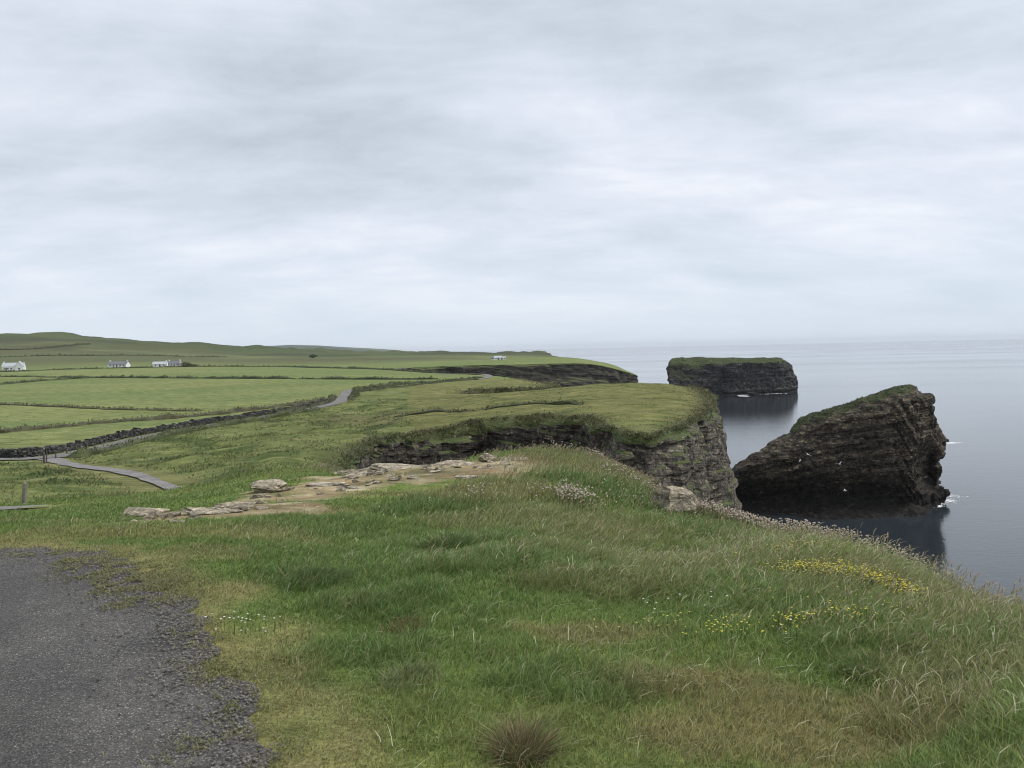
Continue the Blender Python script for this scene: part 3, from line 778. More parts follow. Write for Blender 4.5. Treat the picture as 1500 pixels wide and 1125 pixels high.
v = blades(P, h, .0016 + .00075 * r * RNG.uniform(.6, 1.2, len(x)), RNG.normal(WIND, 1.5, len(x)), RNG.uniform(.25, 1.3, len(x)), c, np.clip(c * 1.25 + .01, 0, 1), RNG.uniform(0, 3.14, len(x)))
tag(mesh('short_turf', *v[:2], M['blade'], v[2]), kind='stuff')

# turf on the rest of the knoll
x, y = sector(170000, 9.5, 24, 1.0); x, y = on_land(x, y)
bare = bare_mask(x, y); k = RNG.uniform(0, 1, len(x)) > bare * .93
for PP, ww in ((SIDE, .9), (PATH, 1.2)): k &= pdist(x, y, PP[::2]) > ww
td = pdist(x, y, TAR[::4]); k &= ~inside(x, y, TARP)
x, y = x[k], y[k]; r = np.hypot(x, y); c = shade_var(cover(x, y) * 1.1, straw=.035)
lm = blobs(x, y, LONG); lush = blobs(x, y, LUSH)
h = (.05 + .08 * lm + .05 * lush) * (1 - .65 * np.maximum(blobs(x, y + .6, BARE), bare[k])) * (.6 + .9 * (.5 + .5 * fbm(x / .4, y / .4, 4, 3))) * RNG.uniform(.6, 1.4, len(x))
P = np.stack([x, y, zt(x, y) - .006], 1)
v = blades(P, h, .0013 * r * RNG.uniform(.6, 1.2, len(x)), RNG.normal(WIND, 1.4, len(x)), RNG.uniform(.2, 1.1, len(x)), c, np.clip(c * 1.2 + .01, 0, 1), RNG.uniform(0, 3.14, len(x)))
tag(mesh('clifftop_turf', *v[:2], M['blade'], v[2]), kind='stuff')

# long meadow grass with seed heads
def long_grass(x, y, hs, dens_col, seed_p=.25, bw=.0008):
    r = np.hypot(x, y); n = len(x)
    c = shade_var(dens_col, .8, 1.4, straw=.13)
    h = hs * RNG.uniform(.5, 1.25, n); az = RNG.normal(WIND, .8, n); bd = RNG.uniform(.2, 1.2, n)
    P = np.stack([x, y, zt(x, y) - .01], 1); w_ = .0012 + bw * r * RNG.uniform(.7, 1.2, n)
    tipc = np.clip(mixc(c * 1.15, np.array((.30, .27, .15)), np.full(n, .25)), 0, 1)
    out = [blades(P, h, w_, az, bd, c, tipc, RNG.uniform(0, 3.14, n))]
    s = RNG.uniform(0, 1, n) < seed_p
    if s.any():
        tp = P[s].copy(); tp[:, 0] += np.cos(az[s]) * h[s] * bd[s] * .9; tp[:, 1] += np.sin(az[s]) * h[s] * bd[s] * .9
        tp[:, 2] += h[s] * (.95 - .38 * np.minimum(bd[s], 1.4) * .9)
        hc = np.array((.30, .245, .15)) * RNG.uniform(.7, 1.3, (s.sum(), 1))
        out.append(blades(tp, RNG.uniform(.035, .08, s.sum()), .003 + .0008 * r[s], az[s], RNG.uniform(.4, 1.6, s.sum()), hc, hc * 1.1))
    return out
x, y = sector(120000, 3.2, 20, 1.0); x, y = on_land(x, y)
lm = blobs(x, y, LONG); k = (RNG.uniform(0, 1, len(x)) < lm ** 1.5 * .6) & ~inside(x, y, TARP)
x, y = x[k], y[k]
parts = long_grass(x, y, .19 + .06 * fbm(x / 1.2, y / 1.2, 3), mixc(cover(x, y), np.array((.15, .20, .075)), np.full(len(x), .3)))
x, y = sector(20000, 2.6, 14, 1.2); x, y = on_land(x, y)
k = (RNG.uniform(0, 1, len(x)) < .10 + .5 * sstep(.1, .6, fbm(x / .9, y / .9, 9, 3))) & (pdist(x, y, TAR[::4]) > .5) & ~inside(x, y, TARP) & (blobs(x, y, BARE) < .2)
x, y = x[k], y[k]
parts += long_grass(x, y, np.full(len(x), .11), cover(x, y) * 1.15, .10)
# fringe along the rim of the knoll
fr = COAST[(COAST[:, 1] > 1) & (np.hypot(COAST[:, 0], COAST[:, 1]) < 24)]
j = RNG.integers(0, len(fr), 42000); dd = np.abs(RNG.normal(0, .45, len(j)))
x = fr[j, 0] + RNG.normal(0, 1, len(j)) * dd; y = fr[j, 1] + RNG.normal(0, 1, len(j)) * dd; x, y = on_land(x, y)
uu = 750 + F * x / np.maximum(y, .5)
keep = np.interp(uu, [430, 520, 700, 790, 900, 1000, 1500], [.25, .05, .05, .7, .5, .9, 1.0]); k = RNG.uniform(0, 1, len(x)) < keep
x, y = x[k], y[k]; uu = uu[k]
parts += long_grass(x, y, np.interp(uu, [450, 760, 830, 950, 1080, 1500], [.12, .16, .24, .17, .24, .26]), mixc(cover(x, y), np.array((.18, .20, .085)), np.full(len(x), .35)), .5)
v = join(parts); tag(mesh('long_grass', *v[:2], M['blade'], v[2]), kind='stuff')

# bleached single straws lying over the turf
x, y = sector(9000, 2.5, 14, 1.0); x, y = on_land(x, y)
sm_ = blobs(x, y, LONG + [B(1000,960,.9,.5), B(900,1000,.5,.3), B(1230,960,.9,.5), B(1050,935,1.0,.4), B(1400,1000,.6,.5), B(640,930,.6,.4), B(560,830,.8,.5), B(480,790,.9,.7)])
k = (RNG.uniform(0, 1, len(x)) < .09 + .5 * sm_) & (pdist(x, y, TAR[::4]) > .4) & ~inside(x, y, TARP); x, y = x[k], y[k]; n = len(x)
cc = np.array((.46, .47, .29)) * RNG.uniform(.7, 1.2, (n, 1))
v = blades(np.stack([x, y, zt(x, y) + .035 + .07 * blobs(x, y, LONG)], 1), RNG.uniform(.03, .085, n), .0025 + .0006 * np.hypot(x, y), RNG.normal(WIND, .9, n), RNG.uniform(.4, 2.0, n), cc)
tag(mesh('pale_straw', *v[:2], M['blade'], v[2]), kind='stuff')

# rough pasture beyond the knoll, out to the first headland
x, y = sector(300000, 19, 175, 1.55, 36); x, y = on_land(x, y)
k = RNG.uniform(0, 1, len(x)) < (.10 + .9 * sstep(-.15, .45, fbm(x / 2.6, y / 2.6, 12, 4))) * np.clip(rough_mask(x, y), .2, 1)
for PP, ww in ((ROAD, 2.2), (PATH, 1.3), (SIDE, 1.0)): k &= pdist(x, y, PP[::4]) > ww
x, y = x[k], y[k]; r = np.hypot(x, y); n = len(x)
hl = (r > 62) & (x > -.13 * y); c = shade_var(cover(x, y) * 1.05, .7, 1.35, straw=.05); c[hl] = cover(x[hl], y[hl]) * RNG.uniform(.85, 1.2, (hl.sum(), 1))
h = (.07 + .12 * (.5 + .5 * fbm(x / 3, y / 3, 13, 3))) * RNG.uniform(.5, 1.5, n) * np.interp(r, [20, 60, 175], [1, 1.4, 1.9]) * np.clip(rough_mask(x, y), .4, 1) * np.where(hl, .45, 1.0)
v = blades(np.stack([x, y, zt(x, y) - .03], 1), h, .0011 * r * RNG.uniform(.7, 1.4, n), RNG.normal(WIND, 1.2, n), RNG.uniform(.2, 1.2, n), c, np.clip(c * 1.2, 0, 1), RNG.uniform(0, 3.14, n))
tag(mesh('rough_pasture_grass', *v[:2], M['blade'], v[2]), kind='stuff')
# turf fringe along the headland lips
fr = COAST[(np.hypot(COAST[:, 0], COAST[:, 1]) > 22) & (np.hypot(COAST[:, 0], COAST[:, 1]) < 330)]
j = RNG.integers(0, len(fr), 30000); rj = np.hypot(fr[j, 0], fr[j, 1]); dd = np.abs(RNG.normal(0, .012, len(j))) * rj
x = fr[j, 0] + RNG.normal(0, 1, len(j)) * dd; y = fr[j, 1] + RNG.normal(0, 1, len(j)) * dd; x, y = on_land(x, y)
r = np.hypot(x, y); n = len(x); c = shade_var(cover(x, y), .85, 1.45, straw=.06)
v = blades(np.stack([x, y, zt(x, y) - .05], 1), .0016 * r * RNG.uniform(.5, 1.4, n) + .05, .0012 * r, RNG.normal(WIND, 1.2, n), RNG.uniform(.3, 1.3, n), c)
tag(mesh('clifftop_fringe', *v[:2], M['blade'], v[2]), kind='stuff')

# tufts hanging over the cliff shoulders
cv_ = np.stack([PX, PY, Zc], -1).reshape(-1, 3); tv_ = turf.ravel(); rv_ = np.hypot(cv_[:, 0], cv_[:, 1])
ua_ = cv_[:, 0] / np.maximum(cv_[:, 1], 1); dp_ = np.repeat(np.arange(D.shape[0]), D.shape[1]); below_ = D.ravel() / shoulder[dp_]
ok = np.nonzero((tv_ > .85) & (rv_ > 24) & (rv_ < 300) & (below_ < .75) & ~(face[dp_] & (below_ > .35)))[0]; j = RNG.choice(ok, 26000); n = len(j)
P = cv_[j] + RNG.normal(0, 1, (n, 3)) * (rv_[j] * .0025)[:, None] * np.array((1, 1, .6))
c = shade_var(cover(P[:, 0], P[:, 1]), .65, 1.35, straw=.05)
v = blades(P, .0035 * rv_[j] * RNG.uniform(.5, 1.4, n) + .06, .0013 * rv_[j], RNG.normal(WIND, 1.6, n), RNG.uniform(.6, 2.0, n), c, None, RNG.uniform(0, 3.14, n))
tag(mesh('cliff_shoulder_grass', *v[:2], M['blade'], v[2]), kind='stuff')

# ------------------------------------------------------------------ flowers
def around(L_, n, spread=1.0):
    out = []
    for (px, py, rx, ry, wgt) in L_:
        m = int(n * wgt); out.append(np.stack([px + RNG.normal(0, rx * .5, m), py + RNG.normal(0, ry * .5, m)], 1))
    q = np.vstack(out); return on_land(q[:, 0], q[:, 1])
# thrift gone to seed: stems with round beige-pink heads
RIM = COAST[(COAST[:, 1] > 4) & (COAST[:, 1] < 20) & (COAST[:, 0] > 0)]; RIMU = 750 + F * RIM[:, 0] / RIM[:, 1]
def onrim(u, back=.25):
    i_ = int(np.argmin(np.abs(RIMU - u))); p = RIM[i_]; r_ = math.hypot(*p); return (p[0] * (1 - back / r_), p[1] * (1 - back / r_))
TH = [onrim(u_) + (.45, .30, g_) for u_, g_ in ((1005,1.0),(1030,.9),(1060,1.1),(1090,.7),(1120,1.3),(1145,1.5),(1170,1.5),(1195,1.5),(1220,1.4),(1250,1.3),(1275,1.3),(1300,1.4),(1325,1.4),(1350,1.4),(1375,1.2),(1400,1.0),(1430,.6),(1470,.4),(880,.4),(820,.2))]
TH += [B(830,742,.45,.5)+(1.1,), B(850,752,.3,.3)+(.6,), B(905,700,.5,.5)+(.4,), B(955,718,.5,.4)+(.5,), B(700,742,.3,.3)+(.2,)]
x, y = around(TH, 120); n = len(x); r = np.hypot(x, y)
hh = RNG.uniform(.12, .27, n); P = np.stack([x, y, zt(x, y) + .04], 1)
az = RNG.normal(WIND, 1.0, n); st = blades(P, hh, .0012 + .0005 * r, az, .15, np.broadcast_to((.13, .13, .06), (n, 3)))
tp = P.copy(); tp[:, 2] += hh * .95; tp[:, 0] += np.cos(az) * hh * .15; tp[:, 1] += np.sin(az) * hh * .15
hc = mixc(np.array((.52, .42, .35)), np.array((.62, .55, .45)), RNG.uniform(0, 1, n)) * RNG.uniform(.7, 1.15, (n, 1))
v = join([st, beads(tp, .0095 + .0005 * r, hc, (1, 1, .8))]); tag(mesh('thrift_flowers', *v[:2], M['petal'], v[2]), kind='stuff')
# yellow trefoil
YE = [B(1180,840,.30,.07)+(1.1,), B(1210,846,.25,.07)+(.7,), B(1265,852,.28,.08)+(1.0,), B(1305,868,.25,.09)+(1.3,), B(1330,880,.15,.07)+(.4,), B(1240,855,.3,.1)+(.4,), B(1165,925,.12,.06)+(.25,), B(1235,918,.18,.05)+(.3,), B(1190,812,.5,.14)+(.8,), B(1080,945,.3,.06)+(.25,), B(1280,905,.5,.3)+(.25,), B(1000,930,.5,.1)+(.15,)]
x, y = around(YE, 170); n = len(x); r = np.hypot(x, y)
P = np.stack([x, y, zt(x, y) + RNG.uniform(.05, .12, n)], 1)
yc = np.array((.74, .66, .11)) * RNG.uniform(.75, 1.2, (n, 1)); o_ = (np.abs(x - YE[8][0]) < .6) & (np.abs(y - YE[8][1]) < .25); yc[o_] = np.array((.62, .45, .16)) * RNG.uniform(.8, 1.2, (o_.sum(), 1))
q_ = P.copy(); q_[:, 2] -= .08
v = join([blades(q_, .08, .003, RNG.uniform(0, 6, n), .1, np.broadcast_to((.07, .11, .03), (n, 3))), beads(P, .0045 + .0005 * r, yc, (1, 1, .5))]); tag(mesh('yellow_trefoil', *v[:2], M['petal'], v[2]), kind='stuff')
# small white daisies and campion
WH = [B(357,937,.25,.1)+(.25,), B(355,925,.2,.06)+(.1,), B(905,715,1.0,.8)+(.7,), B(960,735,.7,.5)+(.6,), B(870,700,.5,.5)+(.3,), B(720,720,.9,.6)+(.3,), B(655,795,.2,.15)+(.12,), B(720,745,.6,.5)+(.3,), B(500,760,.8,.4)+(.15,), B(1000,905,.4,.15)+(.15,), B(1150,930,1.2,.3)+(.12,)]
x, y = around(WH, 70); n = len(x); r = np.hypot(x, y); P = np.stack([x, y, zt(x, y) + RNG.uniform(.05, .14, n)], 1)
q_ = P.copy(); q_[:, 2] -= .1
v = join([blades(q_, .1, .003, RNG.uniform(0, 6, n), .1, np.broadcast_to((.07, .11, .03), (n, 3))), beads(P, .006 + .0004 * r, np.array((.75, .75, .68)) * RNG.uniform(.8, 1.1, (n, 1)), (1, 1, .5))])
tag(mesh('white_daisies', *v[:2], M['petal'], v[2]), kind='stuff')

# ------------------------------------------------------------------ tussocks that stand out
def tussock(name, label, u, v_, R0, h, n, col, seed=0, cat='grass tussock'):
    p = hit(u, v_); cxy = p[:2]
    a = RNG.uniform(0, 2 * math.pi, n); rr_ = R0 * np.sqrt(RNG.uniform(0, 1, n)) * .55
    x = np.cos(a) * rr_; y = np.sin(a) * rr_; z0 = zt(cxy[:1], cxy[1:])[0]
    P = np.stack([x, y, zt(cxy[0] + x, cxy[1] + y) - z0 - .01], 1); r = np.hypot(*cxy)
    cc = np.clip(np.array(col) * RNG.uniform(.6, 1.5, (n, 1)) * (1 + .15 * RNG.uniform(-1, 1, (n, 3))), 0, 1)
    s = RNG.uniform(0, 1, n) < .15; cc[s] = np.array((.33, .27, .14)) * RNG.uniform(.7, 1.1, (s.sum(), 1))
    az = np.where(RNG.uniform(0, 1, n) < (.75 if 'rush' in name else .35), a + RNG.normal(0, .5, n), RNG.normal(WIND, 1.2, n)); h = h if 'rush' in name else h * .72
    v = blades(P, h * RNG.uniform(.55, 1.2, n), .0016 + .0006 * r, az, .15 + 1.0 * rr_ / (R0 * .55) * RNG.uniform(.4, 1.3, n), cc, np.clip(cc * 1.3, 0, 1), RNG.uniform(0, 3.14, n))
    o = mesh(name, *v[:2], M['blade'], v[2]); o.location = (cxy[0], cxy[1], z0); tag(o, label, cat); return o
tussock('rush_tuft', 'spiky brownish rush tuft sprouting from the turf at the bottom edge', 765, 1105, .20, .15, 900, (.15, .135, .065), cat='rush tuft')
tussock('grass_tussock', 'dark green tussock casting a soft hollow, up the slope from the tarmac bend', 458, 852, .40, .17, 1500, (.07, .125, .036))
tussock('grass_tussock', 'small dark tussock with a straw fringe below the larger dark one', 535, 890, .24, .13, 800, (.10, .135, .045))
tussock('grass_tussock', 'reddish brown tussock in the middle of the green slope', 592, 922, .22, .10, 420, (.15, .11, .05))
tussock('grass_tussock', 'loose pale grey-green tussock nearest above the spiky rush tuft', 600, 1000, .26, .11, 800, (.15, .19, .08))
tussock('grass_tussock', 'broad deep green clump high on the knoll beside the white campion', 655, 800, .45, .22, 1500, (.085, .14, .042))
tussock('grass_tussock', 'deep green thick tussock behind the yellow trefoil on the rim', 1050, 790, .55, .24, 1800, (.085, .15, .042))
tussock('grass_tussock', 'brown-hearted tussock low on the right among seeding grass', 1265, 985, .22, .13, 800, (.12, .17, .055))
tussock('grass_tussock', 'olive bent-over tussock at the far right foot of the slope', 1395, 1000, .24, .15, 900, (.15, .175, .065))

# ------------------------------------------------------------------ loose chippings at the tarmac edge, and grass creeping over it
n = 15000; j = RNG.integers(0, len(TAR), n); off_ = np.abs(RNG.normal(0, .28, n))
x = TAR[j, 0] - off_ * RNG.uniform(.2, 1, n); y = TAR[j, 1] + RNG.normal(0, .15, n) - off_ * .3
k = (pdist(x, y, TAR[::4]) < .75) & (inside(x, y, TARP) | (RNG.uniform(0, 1, n) < .10)) & (y > 1.5) & (y < 9); x, y = x[k], y[k]; n = len(x)
sz = RNG.uniform(.003, .0085, n); P = np.stack([x, y, zt(x, y) + .012 + sz * .3], 1)
gc_ = np.array((.125, .115, .104)) * RNG.uniform(.45, 2.0, (n, 1)); v = beads(P, sz, gc_, (1.2, 1, .7))
tag(mesh('loose_gravel', *v[:2], M['gravel'], v[2]), kind='stuff')
MOSS = [flat(180, 845), flat(155, 838), flat(205, 862), flat(235, 872), flat(210, 895), flat(352, 1112), flat(330, 985), flat(335, 1010), flat(120, 826), flat(60, 815), flat(365, 1045), flat(190, 868), flat(300, 940)]
WG = [2, 1, 1.6, 1.2, .8, 1.0, .5, .3, .9, .8, .35, 1.0, .3]
X_, Y_ = [], []
for (px, py), g_ in zip(MOSS, WG):
    m = int(1500 * g_); X_.append(px + RNG.normal(0, .17 * math.sqrt(g_), m)); Y_.append(py + RNG.normal(0, .10 * math.sqrt(g_), m))
j = RNG.integers(0, len(TAR), 9000); X_.append(TAR[j, 0] + RNG.normal(-.05, .10, 9000)); Y_.append(TAR[j, 1] + RNG.normal(-.02, .08, 9000))
x, y = np.concatenate(X_), np.concatenate(Y_)
k = (noise(x / .12, y / .12, 3) + .6 * noise(x / .04, y / .04, 5) > .0); x, y = x[k], y[k]; n = len(x)
c = mixc(np.array((.24, .225, .105)), np.array((.17, .185, .075)), RNG.uniform(0, 1, n)) * RNG.uniform(.7, 1.3, (n, 1))
v = blades(np.stack([x, y, zt(x, y) + .01], 1), RNG.uniform(.008, .022, n), .004 + .0006 * np.hypot(x, y), RNG.uniform(0, 6.28, n), RNG.uniform(.4, 1.5, n), c)
tag(mesh('creeping_turf', *v[:2], M['blade'], v[2]), kind='stuff')

# ------------------------------------------------------------------ rocks
def rock(name, label, u, v_, w_, d_, h_, seed, mat, cat='rock', group=None, Y=None, rz=0.0, sink=.3, tilt=0.0, sub=4):
    p = hit(u, v_) if Y is None else at(u, v_, Y)
    bm = bmesh.new(); bmesh.ops.create_icosphere(bm, subdivisions=sub, radius=1)
    g = np.random.default_rng(seed); V = np.array([q.co[:] for q in bm.verts])
    for _ in range(22):
        nn = g.normal(0, 1, 3); nn /= np.linalg.norm(nn); dd = g.uniform(.40, .75)
        V -= np.maximum(0, V @ nn - dd)[:, None] * nn
    V *= (1 + .22 * fbm(V[:, 0] * 2, V[:, 1] * 2, V[:, 2] * 2 + seed, 4)[:, None] + .16 * (_h(np.floor(V[:, 0] * 3.1), np.floor(V[:, 1] * 3.3), np.floor(V[:, 2] * 3.7) + seed)[:, None] - .5))
    V *= np.array((w_ / 1.5, d_ / 1.5, h_ / 1.3))
    th = h_ / 5; li = np.floor(V[:, 2] / th + .4 * noise(V[:, 0] / w_ * 2, V[:, 1] / w_ * 2, seed)); V[:, :2] *= (1 + .16 * (_h(li, li * 0 + seed, li * 0) - .5))[:, None]
    for q, c_ in zip(bm.verts, V): q.co = c_
    o = bm_obj(name, bm, mat, smooth=False); z0 = zt(p[:1], p[1:2])[0] if Y is None else p[2]
    o.location = (p[0], p[1], z0 + h_ * (.5 - sink)); o.rotation_euler = (0, tilt, rz); tag(o, label, cat, group); return o
rock('boulder', 'pale lichened boulder jutting from the rim beside the white thrift', 990, 738, .95, .6, .46, 3, M['bleached'], 'boulder', sink=.12, rz=.3)
rock('rock_slab', 'flat cream slab lying alone left of the others at the foot of the knoll', 207, 755, .72, .5, .15, 5, M['bleached'], 'rock slab', sink=.45, rz=.1)
rock('boulder', 'cream boulder with a dark brown hollow face on the worn bank', 402, 722, .62, .5, .24, 8, M['bleached'], 'boulder', sink=.3, rz=-.1)
rock('rock_slab', 'thin low slab half buried right of the lone cream slab', 318, 754, .8, .5, .10, 12, M['bleached'], 'rock slab', sink=.48)
rock('rock_slab', 'grey slab edge showing through grass just left of the hollow boulder', 350, 742, .45, .3, .12, 14, M['bleached'], 'rock slab', sink=.48)
rock('rock_slab', 'long pale ledge above the dark inlet, in the middle of the bare rim', 655, 676, 1.1, .8, .13, 21, M['bleached'], 'rock slab', sink=.42, rz=.12)
rock('rock_slab', 'grey rounded slab left of the long pale ledge', 585, 682, 1.2, .7, .11, 22, M['bleached'], 'rock slab', sink=.45, rz=-.1)
rock('rock_slab', 'small upright cream stone at the right end of the long pale ledge', 718, 672, .4, .3, .22, 23, M['bleached'], 'rock slab', sink=.25)
rock('rock_slab', 'buff slab set in the straw-coloured grass near the hump top', 752, 668, .8, .5, .12, 24, M['bleached'], 'rock slab', sink=.45, rz=.2)
rock('rock_slab', 'brown earthy slab on the near side of the worn soil', 688, 702, .4, .3, .10, 26, M['bleached'], 'rock slab', sink=.45)
rock('rock_slab', 'dark grey broken ledge dropping to the cliff behind the boulder', 918, 672, .5, .4, .3, 27, M['cliff'], 'rock slab', sink=.48, rz=.5)
rock('rock_slab', 'narrow grey slab low on the bank between boulder and rubble', 470, 708, .8, .4, .12, 28, M['bleached'], 'rock slab', sink=.45)
for i in range(30):
    rock('rubble_stone', 'light grey broken stone in the rubble at the head of the inlet', 490 + 80 * random.random(), 682 + 12 * random.random(), random.uniform(.12, .34), random.uniform(.12, .28), random.uniform(.07, .16), 40 + i, M['bleached'], 'stone', 'rubble at the inlet head', rz=random.uniform(0, 3), sub=3)
for i in range(75):
    u_ = 190 + 560 * random.random() ** .8; v_ = np.interp(u_, [240, 400, 540, 720], [762, 728, 694, 676]) + random.uniform(-5, 14)
    rock('stone', 'small cream stone scattered on the worn soil of the bank', u_, float(v_), random.uniform(.06, .30), random.uniform(.06, .22), random.uniform(.03, .10), 70 + i, M['bleached'], 'stone', 'small stones on the worn bank', rz=random.uniform(0, 3), sub=3)

# ------------------------------------------------------------------ sea stack
SY = 206.0
def sxz(u, v, Y=SY): p = at(u, v, Y); return (p[0], p[2])
OUT = [(1030,706),(1074,684),(1101,668),(1128,655),(1131,649),(1148,641),(1158,637),(1162,629),(1171,623),(1176,615),(1196,606),(1230,596),(1262,586),(1290,578),(1310,572),(1333,570),(1336,573),(1347,581),(1364,583),(1366,588),(1361,593),(1368,597),(1367,602),(1373,610),(1379,628),(1384,640),(1384,652),(1383,667),(1374,671),(1374,690),(1373,711),(1380,714),(1388,717),(1388,732),(1376,739),(1374,752),(1374,775),(1030,775)]
so_ = [sxz(*a) for a in OUT]
ridge_u = np.array([sxz(u, v)[0] for u, v in OUT[:16]]); ridge_z = np.array([sxz(u, v)[1] for u, v in OUT[:16]])
def topz(X): return np.interp(X, ridge_u, ridge_z)
xr = sxz(1340, 600)[0]; xe = sxz(1388, 600)[0]; xl = sxz(1075, 700)[0]
def s_yf(X, Z):
    hgt = topz(X) - Z
    yf = 205.0 + .10 * Z + np.maximum(0, 3.0 - hgt) * 1.2
    yf = yf + 13 * np.clip((X - xr) / (xe - xr), 0, 1) ** 1.2 + 5 * np.clip((xr - 22 - X) / 30, 0, 1)
    # undercut cave on the seaward corner and a hollow along the foot
    xm, zm = sxz(1358, 0)[0], sxz(1350, 685)[1]
    yf += 11 * np.exp(-((X - xm) / 2.6) ** 6 - ((Z - zm) / 5.0) ** 4)
    yf += 5.0 * np.exp(-((Z - 5.0) / 4.0) ** 2) * np.clip((xr - X) / 12, 0, 1)
    yf -= 2.5 * np.clip(1.8 - Z, 0, 3)
    return yf
def s_yb(X, Z):
    f = 1 - .06 * np.clip(Z / 30, 0, 1)
    dpt = 30 - 8 * np.clip((X - xr) / (xe - xr), 0, 1)
    yf_ = s_yf(X, Z); yb_ = np.maximum(yf_, 206) + dpt; kb = yb_ / SY; return X * kb - 3 * np.clip((X - xr) / (xe - xr), 0, 1), yb_, np.where(Z > 0, EYE - (EYE - Z) * kb * 1.012, Z)
V, Fc = slab_solid(so_, s_yf, s_yb, 1.6, SY)
co, no, q = voxel(V, Fc, .42)
kx = SY / np.maximum(co[:, 1], 190); XI = co[:, 0] * kx; ZI = EYE - (EYE - co[:, 2]) * kx
bed = co[:, 2] - .45 * (topz(XI)) * np.clip((xr - co[:, 0]) / 8 + .35, .2, 1)
co2 = bedded(co, no, bed, 1.25, 1.25, 2.0, 3, 2.4)
hg = topz(XI) - ZI
turf = np.clip(1.0 + .7 * fbm(co[:, 0] / 2.2, co[:, 2] / 2.2, 9, 3) - hg / (1.7 + 1.9 * fbm(co[:, 0] / 4, co[:, 2] / 4, 2)), -.6, .8) - 1.2 * np.clip((sxz(1172, 0)[0] - XI) / 8, 0, 1)
stack = empty('sea_stack', (float(co[:, 0].mean()), 215, 0)); tag(stack, 'tall dark wedge-shaped sea stack with a sloping grassy ridge rising from the water', 'sea stack')
def child(name, par, V, T, mat, Col=None, **kw):
    o = mesh(name, np.asarray(V) - np.array(par.location), T, mat, Col, **kw); o.parent = par; return o
child('rock_mass', stack, co2, q, M['stack'], attrs={'turf': turf})
def tufts_on(co, no, sel, n, h, w_, cols):
    ii = np.nonzero(sel)[0]; ii = RNG.choice(ii, n); P = co[ii] + RNG.normal(0, h * .4, (n, 3)) * np.array((1, 1, .1))
    c = np.array(cols) * RNG.uniform(.6, 1.5, (n, 1)) * (1 + .15 * RNG.uniform(-1, 1, (n, 3)))
    return blades(P, h * RNG.uniform(.5, 1.3, n), w_ * RNG.uniform(.6, 1.3, n), RNG.normal(WIND, 1.4, n), RNG.uniform(.4, 1.4, n), np.clip(c, 0, 1), None, RNG.uniform(0, 3.14, n))
v = tufts_on(co2, no, (turf > .3) & (no[:, 2] > .15), 4000, .30, .28, (.034, .046, .021)); child('turf', stack, *v[:2], M['blade'], v[2])

# flat-topped island further out
IY = 700.0
def ixz(u, v, Y=IY): p = at(u, v, Y); return (p[0], p[2])
IO = [(981,531),(986,527),(1000,526),(1040,525.5),(1100,526.5),(1148,527),(1157,530),(1161,536),(1163,545),(1167,556),(1170,566),(1169,574),(1169,590),(984,590),(984,566),(979,552),(980,540)]
io_ = [ixz(*a) for a in IO]
ixc = ixz(1043, 0)[0]; ixr = ixz(1168, 0)[0]; ixl = ixz(980, 0)[0]
def i_yf(X, Z):
    y_ = 696 + .12 * Z + 10 * np.clip((ixc - X) / 35, 0, 1) + 45 * np.clip((X - ixr + 18) / 20, 0, 1) ** 1.5 + 8 * np.clip((X - ixc) / 60, 0, 1)
    left = np.clip((ixc + 6 - X) / 25, 0, 1)
    y_ += left * np.maximum(0, Z - 12) * .4 + np.maximum(0, Z - 28) * 2.5
    y_ += 6 * np.exp(-((X - ixc - 5) / 5) ** 2)
    return y_
def i_yb(X, Z): ky = i_yf(X, Z) / IY; return X * ky + 15 * np.clip((ixc + 10 - X) / 40, 0, 1), np.maximum(i_yf(X, Z) + 60, 790) - 20 * np.clip((X - ixr + 18) / 20, 0, 1), np.where(Z > 20, EYE - (EYE - Z) * ky - .6, Z)
V, Fc = slab_solid(io_, i_yf, i_yb, 4.0, IY)
co, no, q = voxel(V, Fc, 1.1)
co2 = bedded(co, no, co[:, 2], 2.4, 1.3, 3.0, 8, 5.0)
turf = np.clip((co[:, 2] - 27.0 + 2.2 * fbm(co[:, 0] / 9, co[:, 1] / 9, 3)) / 3, -.3, .9) + .38 * np.clip((ixc - co[:, 0]) / 12, 0, 1) * np.clip((co[:, 2] - 13 + 6 * fbm(co[:, 0] / 14, co[:, 2] / 8, 6)) / 5, -.3, 1)
isl = empty('rocky_island', (float(co[:, 0].mean()), 745, 0)); tag(isl, 'flat-topped sheer-sided island alone in the sea beyond the headland', 'island')
child('rock_mass', isl, co2, q, M['island'], attrs={'turf': turf})
v = tufts_on(co2, no, (turf > .4) & (no[:, 2] > .5), 4000, .45, .8, (.065, .078, .034)); child('turf', isl, *v[:2], M['blade'], v[2])

rock('sea_rock', 'small black rock awash in surf behind the right side of the sea stack', 1385, 647, 4.5, 3.5, 2.6, 91, M['searock'], 'sea rock', Y=352, sink=.35)
rock('sea_rock', 'low wet rock at the waterline of the flat island', 1102, 577, 9, 6, 3.0, 92, M['searock'], 'sea rock', Y=690, sink=.35)

